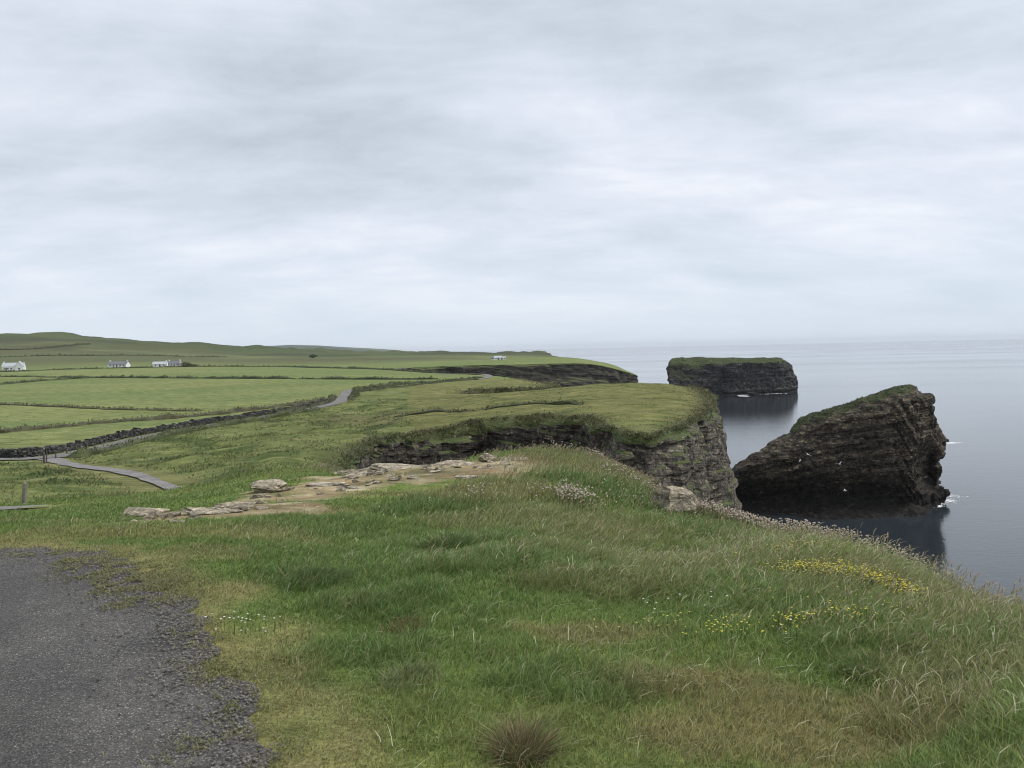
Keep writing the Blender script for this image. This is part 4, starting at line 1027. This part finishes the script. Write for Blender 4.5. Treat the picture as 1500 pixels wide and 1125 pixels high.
# surf: flecks of foam floating where the swell meets rock
def sea_at(u, v_):
    d = at(u, v_, 1.0) - np.array([0, 0, EYE]); k = -EYE / d[2]; return d[0] * k, d[1] * k
FO = [(1305,751,4,.8,260),(1320,749,3,.5,120),(1364,741,2.2,1.6,260),(1372,737,1.8,2,160),(1388,733,2.2,2.2,160),(1396,727,3,2,60),(1385,649,5,1.5,160),(1395,649,4,1.2,60),(1088,579,3.5,2,200),(1093,580.5,3,1.5,80),(1080,577,4,2,60),(1120,577,16,2.5,90)]
Pf, sf_ = [], []
for (u_, v_, rx, ry, m) in FO:
    x_, y_ = sea_at(u_, v_); Pf.append(np.stack([x_ + RNG.normal(0, rx * .5, m), y_ + RNG.normal(0, ry * .6, m), np.full(m, .03)], 1)); sf_.append(RNG.uniform(.06, .30, m) * (y_ / 200) ** .8)
Pf = np.vstack(Pf); sf_ = np.concatenate(sf_)
v = beads(Pf, sf_, (1, 1, 1), (1.6, .7, .22)); tag(mesh('sea_foam', *v[:2], M['foam']), kind='stuff')

# ------------------------------------------------------------------ gulls over the stack
def gull(label, u, v_, Y, yaw, flap, sc_=1.0):
    bm = bmesh.new(); ny, ns = 9, 8
    prof_ = [(-.24, .004), (-.20, .03), (-.12, .06), (-.02, .075), (.08, .07), (.15, .045), (.19, .042), (.23, .03), (.27, .006)]
    rings = []
    for yy, rr_ in prof_:
        rings.append([bm.verts.new((rr_ * math.cos(a) , yy, rr_ * .85 * math.sin(a) + (.02 if yy > .14 else 0))) for a in [2 * math.pi * k / ns for k in range(ns)]])
    for a, b in zip(rings, rings[1:]):
        for k in range(ns): bm.faces.new((a[k], a[(k+1) % ns], b[(k+1) % ns], b[k]))
    bm.faces.new(rings[0]); bm.faces.new(list(reversed(rings[-1])))
    for s in (-1, 1):
        st_ = [(0.03, .11, -.07, .03), (.22, .13, -.03, .03 + .10 * flap), (.42, .13, .01, .03 + .14 * flap), (.62, .05, -.05, .02 + .10 * flap)]
        top = [[bm.verts.new((s * x_, f_, z_ + .008)) for f_ in (a_, b_)] for x_, a_, b_, z_ in st_]
        bot = [[bm.verts.new((s * x_, f_, z_ - .008)) for f_ in (a_, b_)] for x_, a_, b_, z_ in st_]
        for i in range(3):
            bm.faces.new((top[i][0], top[i+1][0], top[i+1][1], top[i][1])); bm.faces.new((bot[i][1], bot[i+1][1], bot[i+1][0], bot[i][0]))
            bm.faces.new((top[i][0], bot[i][0], bot[i+1][0], top[i+1][0])); bm.faces.new((top[i][1], top[i+1][1], bot[i+1][1], bot[i][1]))
        bm.faces.new((top[3][0], bot[3][0], bot[3][1], top[3][1]))
    bmesh.ops.recalc_face_normals(bm, faces=bm.faces[:])
    lay = bm.verts.layers.float_color.new('Col')
    for q_ in bm.verts:
        ax = abs(q_.co.x); q_[lay] = (.8, .8, .78, 1) if ax < .1 else ((.55, .57, .6, 1) if ax < .5 else (.12, .12, .12, 1))
    o = bm_obj('gull', bm, M['feather'], smooth=True); p = at(u, v_, Y); o.location = p; o.rotation_euler = (random.uniform(-.3, .3), random.uniform(-.5, .5), yaw); o.scale = (sc_,) * 3
    tag(o, label, 'gull', 'gulls flying by the sea stack')
gull('white gull gliding highest before the dark stack, leftmost of all', 1184, 666, 188, 1.9, .4, 1.6)
gull('white gull with bent wings crossing the middle of the stack', 1230, 680, 186, .3, 1.6, 1.7)
gull('white gull flying lowest before the stack, just above the water', 1238, 719, 180, 1.2, 1.2, 1.5)
gull('white gull near the cave at the right corner of the stack', 1356, 699, 190, 2.4, .6, 1.2)
gull('tiny gull in front of the upper left face of the stack', 1172, 675, 192, 1.0, .9, 1.0)

# ------------------------------------------------------------------ dry stone wall beside the road
def offset_line(P, o_):
    tn = np.gradient(P, axis=0); tn /= np.linalg.norm(tn, axis=1)[:, None]
    return P + np.stack([-tn[:, 1], tn[:, 0]], 1) * o_
def cut(P, u0_, u1_, ymax=1e9):
    uu = 750 + F * P[:, 0] / P[:, 1]; return P[(uu > u0_) & (uu < u1_) & (P[:, 1] < ymax)]
CUBE = np.array([(a, b, c) for a in (-1, 1) for b in (-1, 1) for c in (-1, 1)], float)
CT = np.array([(0,1,3),(0,3,2),(4,6,7),(4,7,5),(0,4,5),(0,5,1),(2,3,7),(2,7,6),(0,2,6),(0,6,4),(1,5,7),(1,7,3)], np.int32)
WL = resample(cut(offset_line(ROAD, 3.0), -420, 488, 165), lambda p: .31)
tn = np.gradient(WL, axis=0); ta = np.arctan2(tn[:, 1], tn[:, 0]); wz = zt(WL[:, 0], WL[:, 1], np.full(len(WL), 99.))
wh = .70 + .14 * noise(np.arange(len(WL)) / 17, 0, 3) + .05 * noise(np.arange(len(WL)) / 5, 0, 8)
Vs, Ts, Cs, o_ = [], [], [], 0
for i, (p, a, z) in enumerate(zip(WL, ta, wz)):
    hcur = 0
    while hcur < wh[i]:
        sz = np.array((random.uniform(.11, .25), random.uniform(.2, .32), random.uniform(.05, .09)))
        top_ = hcur + 2 * sz[2] > wh[i] * .9
        if top_ and random.random() < .25: sz = sz[[2, 1, 0]] * np.array((1, .9, .75))
        cc = CUBE * sz * (1 + np.array([[random.uniform(-.28, .28) for _ in range(3)] for _ in range(8)]))
        ca, sa = math.cos(a + random.uniform(-.25, .25)), math.sin(a + random.uniform(-.25, .25))
        px_, py_ = p[0] + random.uniform(-.08, .08), p[1] + random.uniform(-.07, .07)
        V_ = np.stack([px_ + cc[:, 0] * ca - cc[:, 1] * sa, py_ + cc[:, 0] * sa + cc[:, 1] * ca, z + hcur + sz[2] * .8 + cc[:, 2]], 1)
        Vs.append(V_); Ts.append(CT + o_); o_ += 8
        g_ = random.uniform(.5, 1.5); lc = random.random() < .12
        Cs.append(np.broadcast_to(np.array((.16, .155, .14)) if lc else np.array((.047, .045, .042)) * g_, (8, 3)))
        hcur += 2 * sz[2] * .82
tag(mesh('dry_stone_wall', np.vstack(Vs), np.vstack(Ts), M['stone'], np.vstack(Cs)), 'dark dry stone wall running along the far side of the road', 'stone wall')

# ------------------------------------------------------------------ hedge banks between the fields
def hedge(label, P, h, wd, col, seed, name='hedge_bank', cat='hedge', leaf=1.0):
    P = resample(np.array(P, float), lambda p: max(.35, .006 * p[1])); n = len(P)
    P = P + np.stack([noise(P[:, 0] / 9, P[:, 1] / 9, seed), noise(P[:, 0] / 9, P[:, 1] / 9, seed + 4)], 1) * .5
    tn = np.gradient(P, axis=0); tn /= np.linalg.norm(tn, axis=1)[:, None] + 1e-9; nn = np.stack([-tn[:, 1], tn[:, 0]], 1)
    z = zt(P[:, 0], P[:, 1], np.full(n, 99.)); s = np.arange(n)
    hv = .75 * h * np.clip(.8 + .5 * noise(P[:, 0] / 5, P[:, 1] / 5, seed + 9) + .35 * noise(P[:, 0] / 1.7, P[:, 1] / 1.7, seed + 2), .15, 2) * np.minimum(1, np.minimum(s, n - 1 - s) / 3 + .1)
    rows = []
    for t in np.linspace(0, 1, 7):
        a = math.pi * t; e = wd * -math.cos(a) * (1 + .25 * noise(P[:, 0] / 1.1, P[:, 1] / 1.1, seed + t * 9))
        zz = z + hv * math.sin(a) ** .7 * (1 + .3 * noise(P[:, 0] / .8, P[:, 1] / .8, seed + t * 5)) - (.25 if t in (0, 1) else 0)
        rows.append(np.stack([P[:, 0] + nn[:, 0] * e, P[:, 1] + nn[:, 1] * e, zz], 1))
    V = np.stack(rows, 1); ii = np.arange(n * 7).reshape(n, 7)
    qq = np.stack([ii[:-1, :-1], ii[1:, :-1], ii[1:, 1:], ii[:-1, 1:]], -1).reshape(-1, 4)
    T1 = np.vstack([qq[:, [0, 1, 2]], qq[:, [0, 2, 3]]]); V = V.reshape(-1, 3)
    c1 = np.array(col) * (1 + .5 * noise(V[:, 0], V[:, 1], V[:, 2]))[:, None]
    m = min(9000, n * 14); j = RNG.integers(0, len(V), m); Pb = V[j] + RNG.normal(0, .12, (m, 3)); r_ = Pb[:, 1]
    bl = blades(Pb, (.16 + .0012 * r_) * RNG.uniform(.5, 1.4, m) * leaf, (.05 + .0007 * r_), RNG.normal(WIND, 1.5, m), RNG.uniform(.2, 1.3, m), np.clip(np.array(col) * RNG.uniform(.5, 2.1, (m, 1)), 0, 1), None, RNG.uniform(0, 3.14, m))
    v = join([(V, T1.astype(np.int32), c1), bl])
    o = mesh(name, *v[:2], M['blade'], v[2]); tag(o, label, cat, 'hedge banks dividing the fields' if name == 'hedge_bank' else None); return o
def hp(L_): return [gp(*a) for a in L_]
DK = (.070, .085, .038); BR = (.110, .105, .050)
hedge('ragged brown-green bank just beyond the stone wall, nearest of the field banks', hp([(-250,652,98),(0,633,114),(130,622,126),(300,611,142),(400,604,157),(485,596,178)]), .75, 1.3, BR, 3)
hedge('thin brown bank crossing the left half of the large bright field', hp([(-200,590),(0,593),(150,599.5),(240,601.5),(290,602)]), .45, .8, BR, 5)
hedge('long dark straight hedge along the far side of the large bright field', hp([(0,563.5),(60,558.5),(130,554),(200,553.5),(300,554.5),(450,555.5),(560,556),(640,556)]), 1.1, 1.4, DK, 7)
hedge('short dark bank running off the left edge under the white houses', hp([(-120,551),(0,552),(60,552.6),(135,553.4)]), .8, 1.4, DK, 9)
hedge('dark hedge in front of the white houses', hp([(-60,545),(20,544.5),(110,541),(215,538.8),(300,537.2),(400,537.3),(480,539.5),(560,541.5),(640,546)]), 1.1, 1.6, DK, 11)
hedge('low bank following the curve of the road towards the far bay', hp([(522,575.5),(560,570),(600,565.5),(660,559),(705,554)]), .6, .9, DK, 13)
hedge('bushy verge of pale and dark grass where the road bends up', hp([(425,602,140),(455,597,151),(480,590,164),(488,582,184)]), .9, .8, (.085, .085, .045), 15, 'verge_bank', 'verge bank')
hedge('low dark grassy verge on the near side of the road by the gate posts', [tuple(p) for p in cut(offset_line(ROAD, -2.5), 100, 470, 165)[::4]], .8, .8, (.085, .10, .04), 17, 'verge_bank', 'verge bank')
hedge('rough grassy bank hiding the near edge of the road past its bend', [tuple(p) for p in cut(offset_line(ROAD, -2.3), 514, 700, 335)[::6]], 1.0, .8, (.075, .085, .034), 31, 'verge_bank', 'verge bank')
hedge('dark field boundary climbing the hillside above the houses', hp([(-80,523),(0,522),(120,519.5),(240,521),(330,522)]), 1.4, 2.2, (.05, .06, .028), 21)
hedge('faint boundary high on the hill at the far left', hp([(-60,513),(0,512.5),(60,511.5),(130,506)]), 1.6, 2.5, (.05, .06, .028), 23)
hedge('grassy bank curving over the headland pasture above the inlet', hp([(575,612),(640,604),(700,600),(790,592),(850,592)]), .35, .6, (.06, .07, .028), 25)

# ------------------------------------------------------------------ bushes
def bush(label, u, v_, w_, h_, seed, name='bush', cat='bush', n=700):
    p = hit(u, v_); z0 = zt(p[:1], p[1:2])[0]; e = empty(name, (p[0], p[1], z0)); tag(e, label, cat)
    g = np.random.default_rng(seed); L_ = []
    for k in range(n):
        d = g.normal(0, 1, 3); d /= np.linalg.norm(d); rr_ = g.uniform(.5, 1.0) * (1 + .35 * float(noise(d[0] * 2, d[1] * 2, d[2] * 2 + seed)))
        L_.append((d[0] * w_ * .5 * rr_, d[1] * w_ * .4 * rr_, h_ * .48 + d[2] * h_ * .5 * rr_))
    P = np.array(L_); s = h_ * .16
    c = np.array((.04, .052, .022)) * g.uniform(.5, 1.7, (n, 1))
    v = blades(P, s * g.uniform(.6, 1.4, n), s * .6, g.uniform(0, 6.28, n), g.uniform(.2, 1.4, n), c, None, g.uniform(0, 3.14, n))
    o = mesh('crown', *v[:2], M['blade'], v[2], parent=e)
    bm = bmesh.new()
    bmesh.ops.create_cone(bm, segments=7, radius1=h_ * .06, radius2=h_ * .015, depth=h_ * .9, matrix=Matrix.Translation((0, 0, h_ * .42)) @ Matrix.Rotation(.15, 4, 'X'), cap_ends=True)
    bm_obj('trunk', bm, M['wood'], e)
bush('dark windblown bush at the right end of the grey-roofed houses', 271, 537.5, 11, 3.6, 3)
bush('lone round bush standing out on the distant pasture below the hazy hill', 458, 523.5, 13, 5.0, 5)
bush('low dark scrub between the right house and the hedge', 284, 538, 8, 2.2, 8)

# ------------------------------------------------------------------ posts
def post(name, label, u, v_, h_, rad, mat, Y=None, lean=0.0, group=None, cat='post'):
    p = hit(u, v_) if Y is None else at(u, v_, Y); z0 = zt(p[:1], p[1:2])[0]
    bm = bmesh.new(); prev = None
    for z, k in ((-.2, 1.0), (0, 1.0), (h_ * .5, .96), (h_ * .93, .92), (h_, .55)):
        ring = [bm.verts.new((rad * k * math.cos(a) * (1 + .08 * math.sin(3 * a + z * 5)), rad * k * math.sin(a), z)) for a in [2 * math.pi * i / 8 for i in range(8)]]
        if prev:
            for i in range(8): bm.faces.new((prev[i], prev[(i+1) % 8], ring[(i+1) % 8], ring[i]))
        prev = ring
    bm.faces.new(prev); o = bm_obj(name, bm, mat); o.location = (p[0], p[1], z0); o.rotation_euler = (lean * .5, lean, 0); tag(o, label, cat, group); return o
GP = 'posts at the road junction'
post('gate_post', 'dark thick post at the junction, leftmost of the four', 65, 679, .95, .10, M['wood'], group=GP)
post('gate_post', 'thin dark post close beside the thickest junction post', 68.5, 678, .85, .05, M['wood'], group=GP, lean=.06)
post('gate_post', 'slim dark post in the middle of the path mouth', 82, 672.5, .75, .06, M['wood'], group=GP)
post('gate_post', 'dark post nearest the stone wall, rightmost of the four', 98, 666, .65, .08, M['wood'], group=GP)
post('marker_post', 'pale leaning wooden post in grass left of the knoll', 35, 741, .50, .045, M['palewood'], lean=.14, cat='marker post')

# ------------------------------------------------------------------ houses
def house(name, label, u, v_, rz, Lh, Wd, hw, hr, roofmat, wins, doors, chim, group=None, Y=None, wing=None):
    p = hit(u, v_) if Y is None else at(u, v_, Y); z0 = zt(p[:1], p[1:2])[0]; e = empty(name, (p[0], p[1], z0 - .1), rz); tag(e, label, 'house', group)
    def block(x0, x1, y0, y1, hw, hr, axis):
        bm = bmesh.new(); xm, ym = (x0 + x1) / 2, (y0 + y1) / 2
        b = [bm.verts.new(q) for q in ((x0,y0,-1),(x1,y0,-1),(x1,y1,-1),(x0,y1,-1))]; t = [bm.verts.new(q) for q in ((x0,y0,hw),(x1,y0,hw),(x1,y1,hw),(x0,y1,hw))]
        for i in range(4): bm.faces.new((b[i], b[(i+1) % 4], t[(i+1) % 4], t[i]))
        if axis == 'x':
            g0, g1 = bm.verts.new((x0, ym, hr)), bm.verts.new((x1, ym, hr)); bm.faces.new((t[3], t[0], g0)); bm.faces.new((t[1], t[2], g1))
        else:
            g0, g1 = bm.verts.new((xm, y0, hr)), bm.verts.new((xm, y1, hr)); bm.faces.new((t[0], t[1], g0)); bm.faces.new((t[2], t[3], g1))
        bm_obj('wall', bm, M['white'], e)
        bm = bmesh.new(); th, ov = .18, .25
        if axis == 'x': sides = [((x0-ov, y0-ov, hw-.15), (x1+ov, y0-ov, hw-.15), (x1+ov, ym, hr+.05), (x0-ov, ym, hr+.05)), ((x1+ov, y1+ov, hw-.15), (x0-ov, y1+ov, hw-.15), (x0-ov, ym, hr+.05), (x1+ov, ym, hr+.05))]
        else: sides = [((x0-ov, y1+ov, hw-.15), (x0-ov, y0-ov, hw-.15), (xm, y0-ov, hr+.05), (xm, y1+ov, hr+.05)), ((x1+ov, y0-ov, hw-.15), (x1+ov, y1+ov, hw-.15), (xm, y1+ov, hr+.05), (xm, y0-ov, hr+.05))]
        for s_ in sides:
            lo = [bm.verts.new(q) for q in s_]; hi = [bm.verts.new((q[0], q[1], q[2] + th)) for q in s_]
            bm.faces.new(hi); bm.faces.new(list(reversed(lo)))
            for i in range(4): bm.faces.new((lo[i], lo[(i+1) % 4], hi[(i+1) % 4], hi[i]))
        return bm_obj('roof', bm, roofmat, e)
    rf = block(-Lh/2, Lh/2, 0, Wd, hw, hr, 'x')
    for cx_ in chim:
        bm = bmesh.new(); box(bm, cx_ - .45, cx_ + .45, Wd/2 - .35, Wd/2 + .35, hr - .5, hr + .9); box(bm, cx_ - .52, cx_ + .52, Wd/2 - .42, Wd/2 + .42, hr + .9, hr + 1.05)
        ch = bm_obj('chimney', bm, M['white'], rf)
    if wing:
        x0, x1, dpt, h1, h2 = wing; block(x0, x1, -dpt, -.003 + Wd * .5, h1, h2, 'y')
        wins = list(wins) + [((x0 + x1) / 2, -dpt)]
    for wdef in wins:
        wx, wy = wdef if isinstance(wdef, tuple) else (wdef, 0.0)
        bm = bmesh.new()
        for a in ((-.62, -.5, .95, 2.05), (.5, .62, .95, 2.05), (-.5, .5, 1.93, 2.05), (-.5, .5, .95, 1.07)): box(bm, wx + a[0], wx + a[1], wy - .06, wy - .004, a[2], a[3])
        f_ = bm_obj('window', bm, M['white'], e); bm = bmesh.new(); box(bm, wx - .5, wx + .5, wy - .04, wy - .006, 1.07, 1.93); bm_obj('pane', bm, M['glass'], f_)
    for dx_ in doors:
        bm = bmesh.new(); box(bm, dx_ - .5, dx_ + .5, -.05, -.004, 0, 2.05); bm_obj('door', bm, M['door'], e)
    return e
HG = 'white houses on the far pasture'
house('farmhouse', 'white house with pale roof and a gabled front wing, leftmost of all', 19, 543, .35, 13, 6.5, 3.0, 5.4, M['paleroof'], (-5, -3, -1), (-4,), (-5.8,), HG, wing=(1.8, 6.4, 2.2, 3.0, 6.3))
house('cottage', 'white cottage with dark slate roof and central door, standing apart in the middle', 171, 538.3, -.1, 14.5, 6, 2.3, 4.4, M['slate'], (-5, -2.6, 2.8, 5.2), (0,), (-6.7, 6.7), HG)
house('cottage', 'white cottage with pale grey roof joined left of the slate-roofed one', 234, 537.6, .25, 10, 6, 2.3, 4.0, M['paleroof'], (-3, 2.8), (0,), (4.2,), HG)
house('cottage', 'long low slate-roofed house next to the dark bush', 253, 537.0, -.12, 10.5, 5.5, 2.2, 4.2, M['slate'], (-3.4, -1, 3.6), (1.3,), (-4.6, 4.6), HG)
HG2 = 'tiny white buildings on the far headland'
house('cottage', 'tiny white gabled cottage in the centre of the far headland group', 730, 527, .2, 6.5, 5, 1.8, 3.2, M['paleroof'], (-2, 2), (0,), (), HG2)
house('cottage', 'tiny dark-roofed cottage at the left of the far headland group', 723.5, 527.2, -.2, 4.5, 4.5, 1.6, 2.6, M['slate'], (-1.3,), (1,), (), HG2)
house('cottage', 'smallest pale-roofed outhouse at the right of the far headland group', 737, 527.2, .1, 4, 4, 1.6, 2.6, M['paleroof'], (1.2,), (-1,), (), HG2)
# ------------------------------------------------------------------ world, sun, camera
w = bpy.data.worlds.new('World'); sc.world = w; w.use_nodes = True
nt = w.node_tree; L = nt.links.new
bg = nt.nodes['Background']
SUN_EL, SUN_AZ = math.radians(52), math.radians(80)       # sun veiled by cloud, out over the sea on the right
sky = N(nt, 'ShaderNodeTexSky', sky_type='NISHITA'); sky.sun_disc = False
sky.sun_elevation = SUN_EL; sky.sun_rotation = SUN_AZ
geo = N(nt, 'ShaderNodeTexCoord')
nrm = N(nt, 'ShaderNodeVectorMath', operation='NORMALIZE'); L(geo.outputs['Generated'], nrm.inputs[0])
sep = N(nt, 'ShaderNodeSeparateXYZ'); L(nrm.outputs[0], sep.inputs[0])
zc = N(nt, 'ShaderNodeMath', operation='MAXIMUM'); L(sep.outputs['Z'], zc.inputs[0]); zc.inputs[1].default_value = 0.0
za = N(nt, 'ShaderNodeMath', operation='ADD'); L(zc.outputs[0], za.inputs[0]); za.inputs[1].default_value = 0.28
dx = N(nt, 'ShaderNodeMath', operation='DIVIDE'); L(sep.outputs['X'], dx.inputs[0]); L(za.outputs[0], dx.inputs[1])
dy = N(nt, 'ShaderNodeMath', operation='DIVIDE'); L(sep.outputs['Y'], dy.inputs[0]); L(za.outputs[0], dy.inputs[1])
cmb = N(nt, 'ShaderNodeCombineXYZ'); L(dx.outputs[0], cmb.inputs[0]); L(dy.outputs[0], cmb.inputs[1])
cmb.inputs[2].default_value = 3.7
n1 = noise_node(nt, 1.25, 7, 0.5, vec=cmb.outputs[0], stretch=(0.7, 1.25, 1)); n1.inputs['Distortion'].default_value = 0.25
n2 = noise_node(nt, 3.2, 10, 0.62, vec=cmb.outputs[0], stretch=(0.75, 1.25, 1)); n2.inputs['Distortion'].default_value = 0.3
mixn = N(nt, 'ShaderNodeMath', operation='MULTIPLY_ADD'); L(n2.outputs['Fac'], mixn.inputs[0]); mixn.inputs[1].default_value = 0.33
m2 = N(nt, 'ShaderNodeMath', operation='MULTIPLY'); L(n1.outputs['Fac'], m2.inputs[0]); m2.inputs[1].default_value = 0.50
n3 = noise_node(nt, 1.3, 7, 0.6, vec=nrm.outputs[0], stretch=(1.4, 1.4, 15)); n3.inputs['Distortion'].default_value = 0.4
m3 = N(nt, 'ShaderNodeMath', operation='MULTIPLY_ADD'); L(n3.outputs['Fac'], m3.inputs[0]); m3.inputs[1].default_value = 0.17; L(m2.outputs[0], m3.inputs[2])
L(m3.outputs[0], mixn.inputs[2])
K = 10.0
def kk(c): return tuple(v * K for v in c)
SKY_STOPS = [(0.33, (0.41, 0.457, 0.51)), (0.44, (0.525, 0.577, 0.645)), (0.52, (0.615, 0.658, 0.73)), (0.61, (0.76, 0.765, 0.81))]
cl_r = ramp(nt, mixn.outputs[0], [(p, kk(c)) for p, c in SKY_STOPS])
# thinner, bluer air towards the horizon
hz = N(nt, 'ShaderNodeMapRange', interpolation_type='SMOOTHSTEP'); L(sep.outputs['Z'], hz.inputs[0])
hz.inputs[1].default_value = -0.02; hz.inputs[2].default_value = 0.20; hz.inputs[3].default_value = 0.75; hz.inputs[4].default_value = 0.0
col = mixrgb(nt, 'MIX', hz.outputs[0], cl_r.outputs['Color'], kk((0.54, 0.622, 0.72)))
col = mixrgb(nt, 'MIX', 0.93, sky.outputs['Color'], col)
L(col, bg.inputs['Color']); bg.inputs['Strength'].default_value = 1.0 / K

sd = bpy.data.lights.new('sun', 'SUN'); sd.energy = 1.9; sd.angle = math.radians(30); sd.color = (1.0, 0.96, 0.9)
so = bpy.data.objects.new('sun', sd); C.objects.link(so)
dv_ = Vector((math.sin(SUN_AZ) * math.cos(SUN_EL), math.cos(SUN_AZ) * math.cos(SUN_EL), math.sin(SUN_EL)))
so.rotation_euler = dv_.to_track_quat('Z', 'Y').to_euler(); so.location = (-40, -20, 120)

cd_ = bpy.data.cameras.new('camera'); cam = bpy.data.objects.new('camera', cd_); C.objects.link(cam)
cd_.sensor_width = 36.0; cd_.lens = 36.0 * F / 1500.0; cd_.clip_start = 0.1; cd_.clip_end = 120000
mw = Matrix(((RT[0], UP[0], -fw[0], 0), (RT[1], UP[1], -fw[1], 0), (RT[2], UP[2], -fw[2], EYE), (0, 0, 0, 1)))
cam.matrix_world = mw
sc.camera = cam

# air
hm, hnt, hp, HL = new_mat('sea_air')
hnt.nodes.remove(hp)
pv = N(hnt, 'ShaderNodeVolumePrincipled'); pv.inputs['Color'].default_value = (0.88, 0.93, 1.0, 1); pv.inputs['Density'].default_value = HAZE
HL(pv.outputs[0], hnt.nodes['Material Output'].inputs['Volume'])
bm = bmesh.new(); box(bm, -32000, 32000, -31000, 32000, -5.0, 130.0)
hz_o = bm_obj('haze', bm, hm); tag(hz_o, kind='stuff')

sc.view_settings.view_transform = 'Standard'; sc.view_settings.look = 'None'
sc.view_settings.exposure = 0.36; sc.view_settings.gamma = 1.0
sc.cycles.use_denoising = True
sc.cycles.pixel_filter_type = 'BLACKMAN_HARRIS'; sc.cycles.filter_width = 1.0
sc.cycles.max_bounces = 6; sc.cycles.transparent_max_bounces = 4; sc.cycles.volume_bounces = 1
sc.cycles.use_adaptive_sampling = True; sc.cycles.adaptive_threshold = 0.01
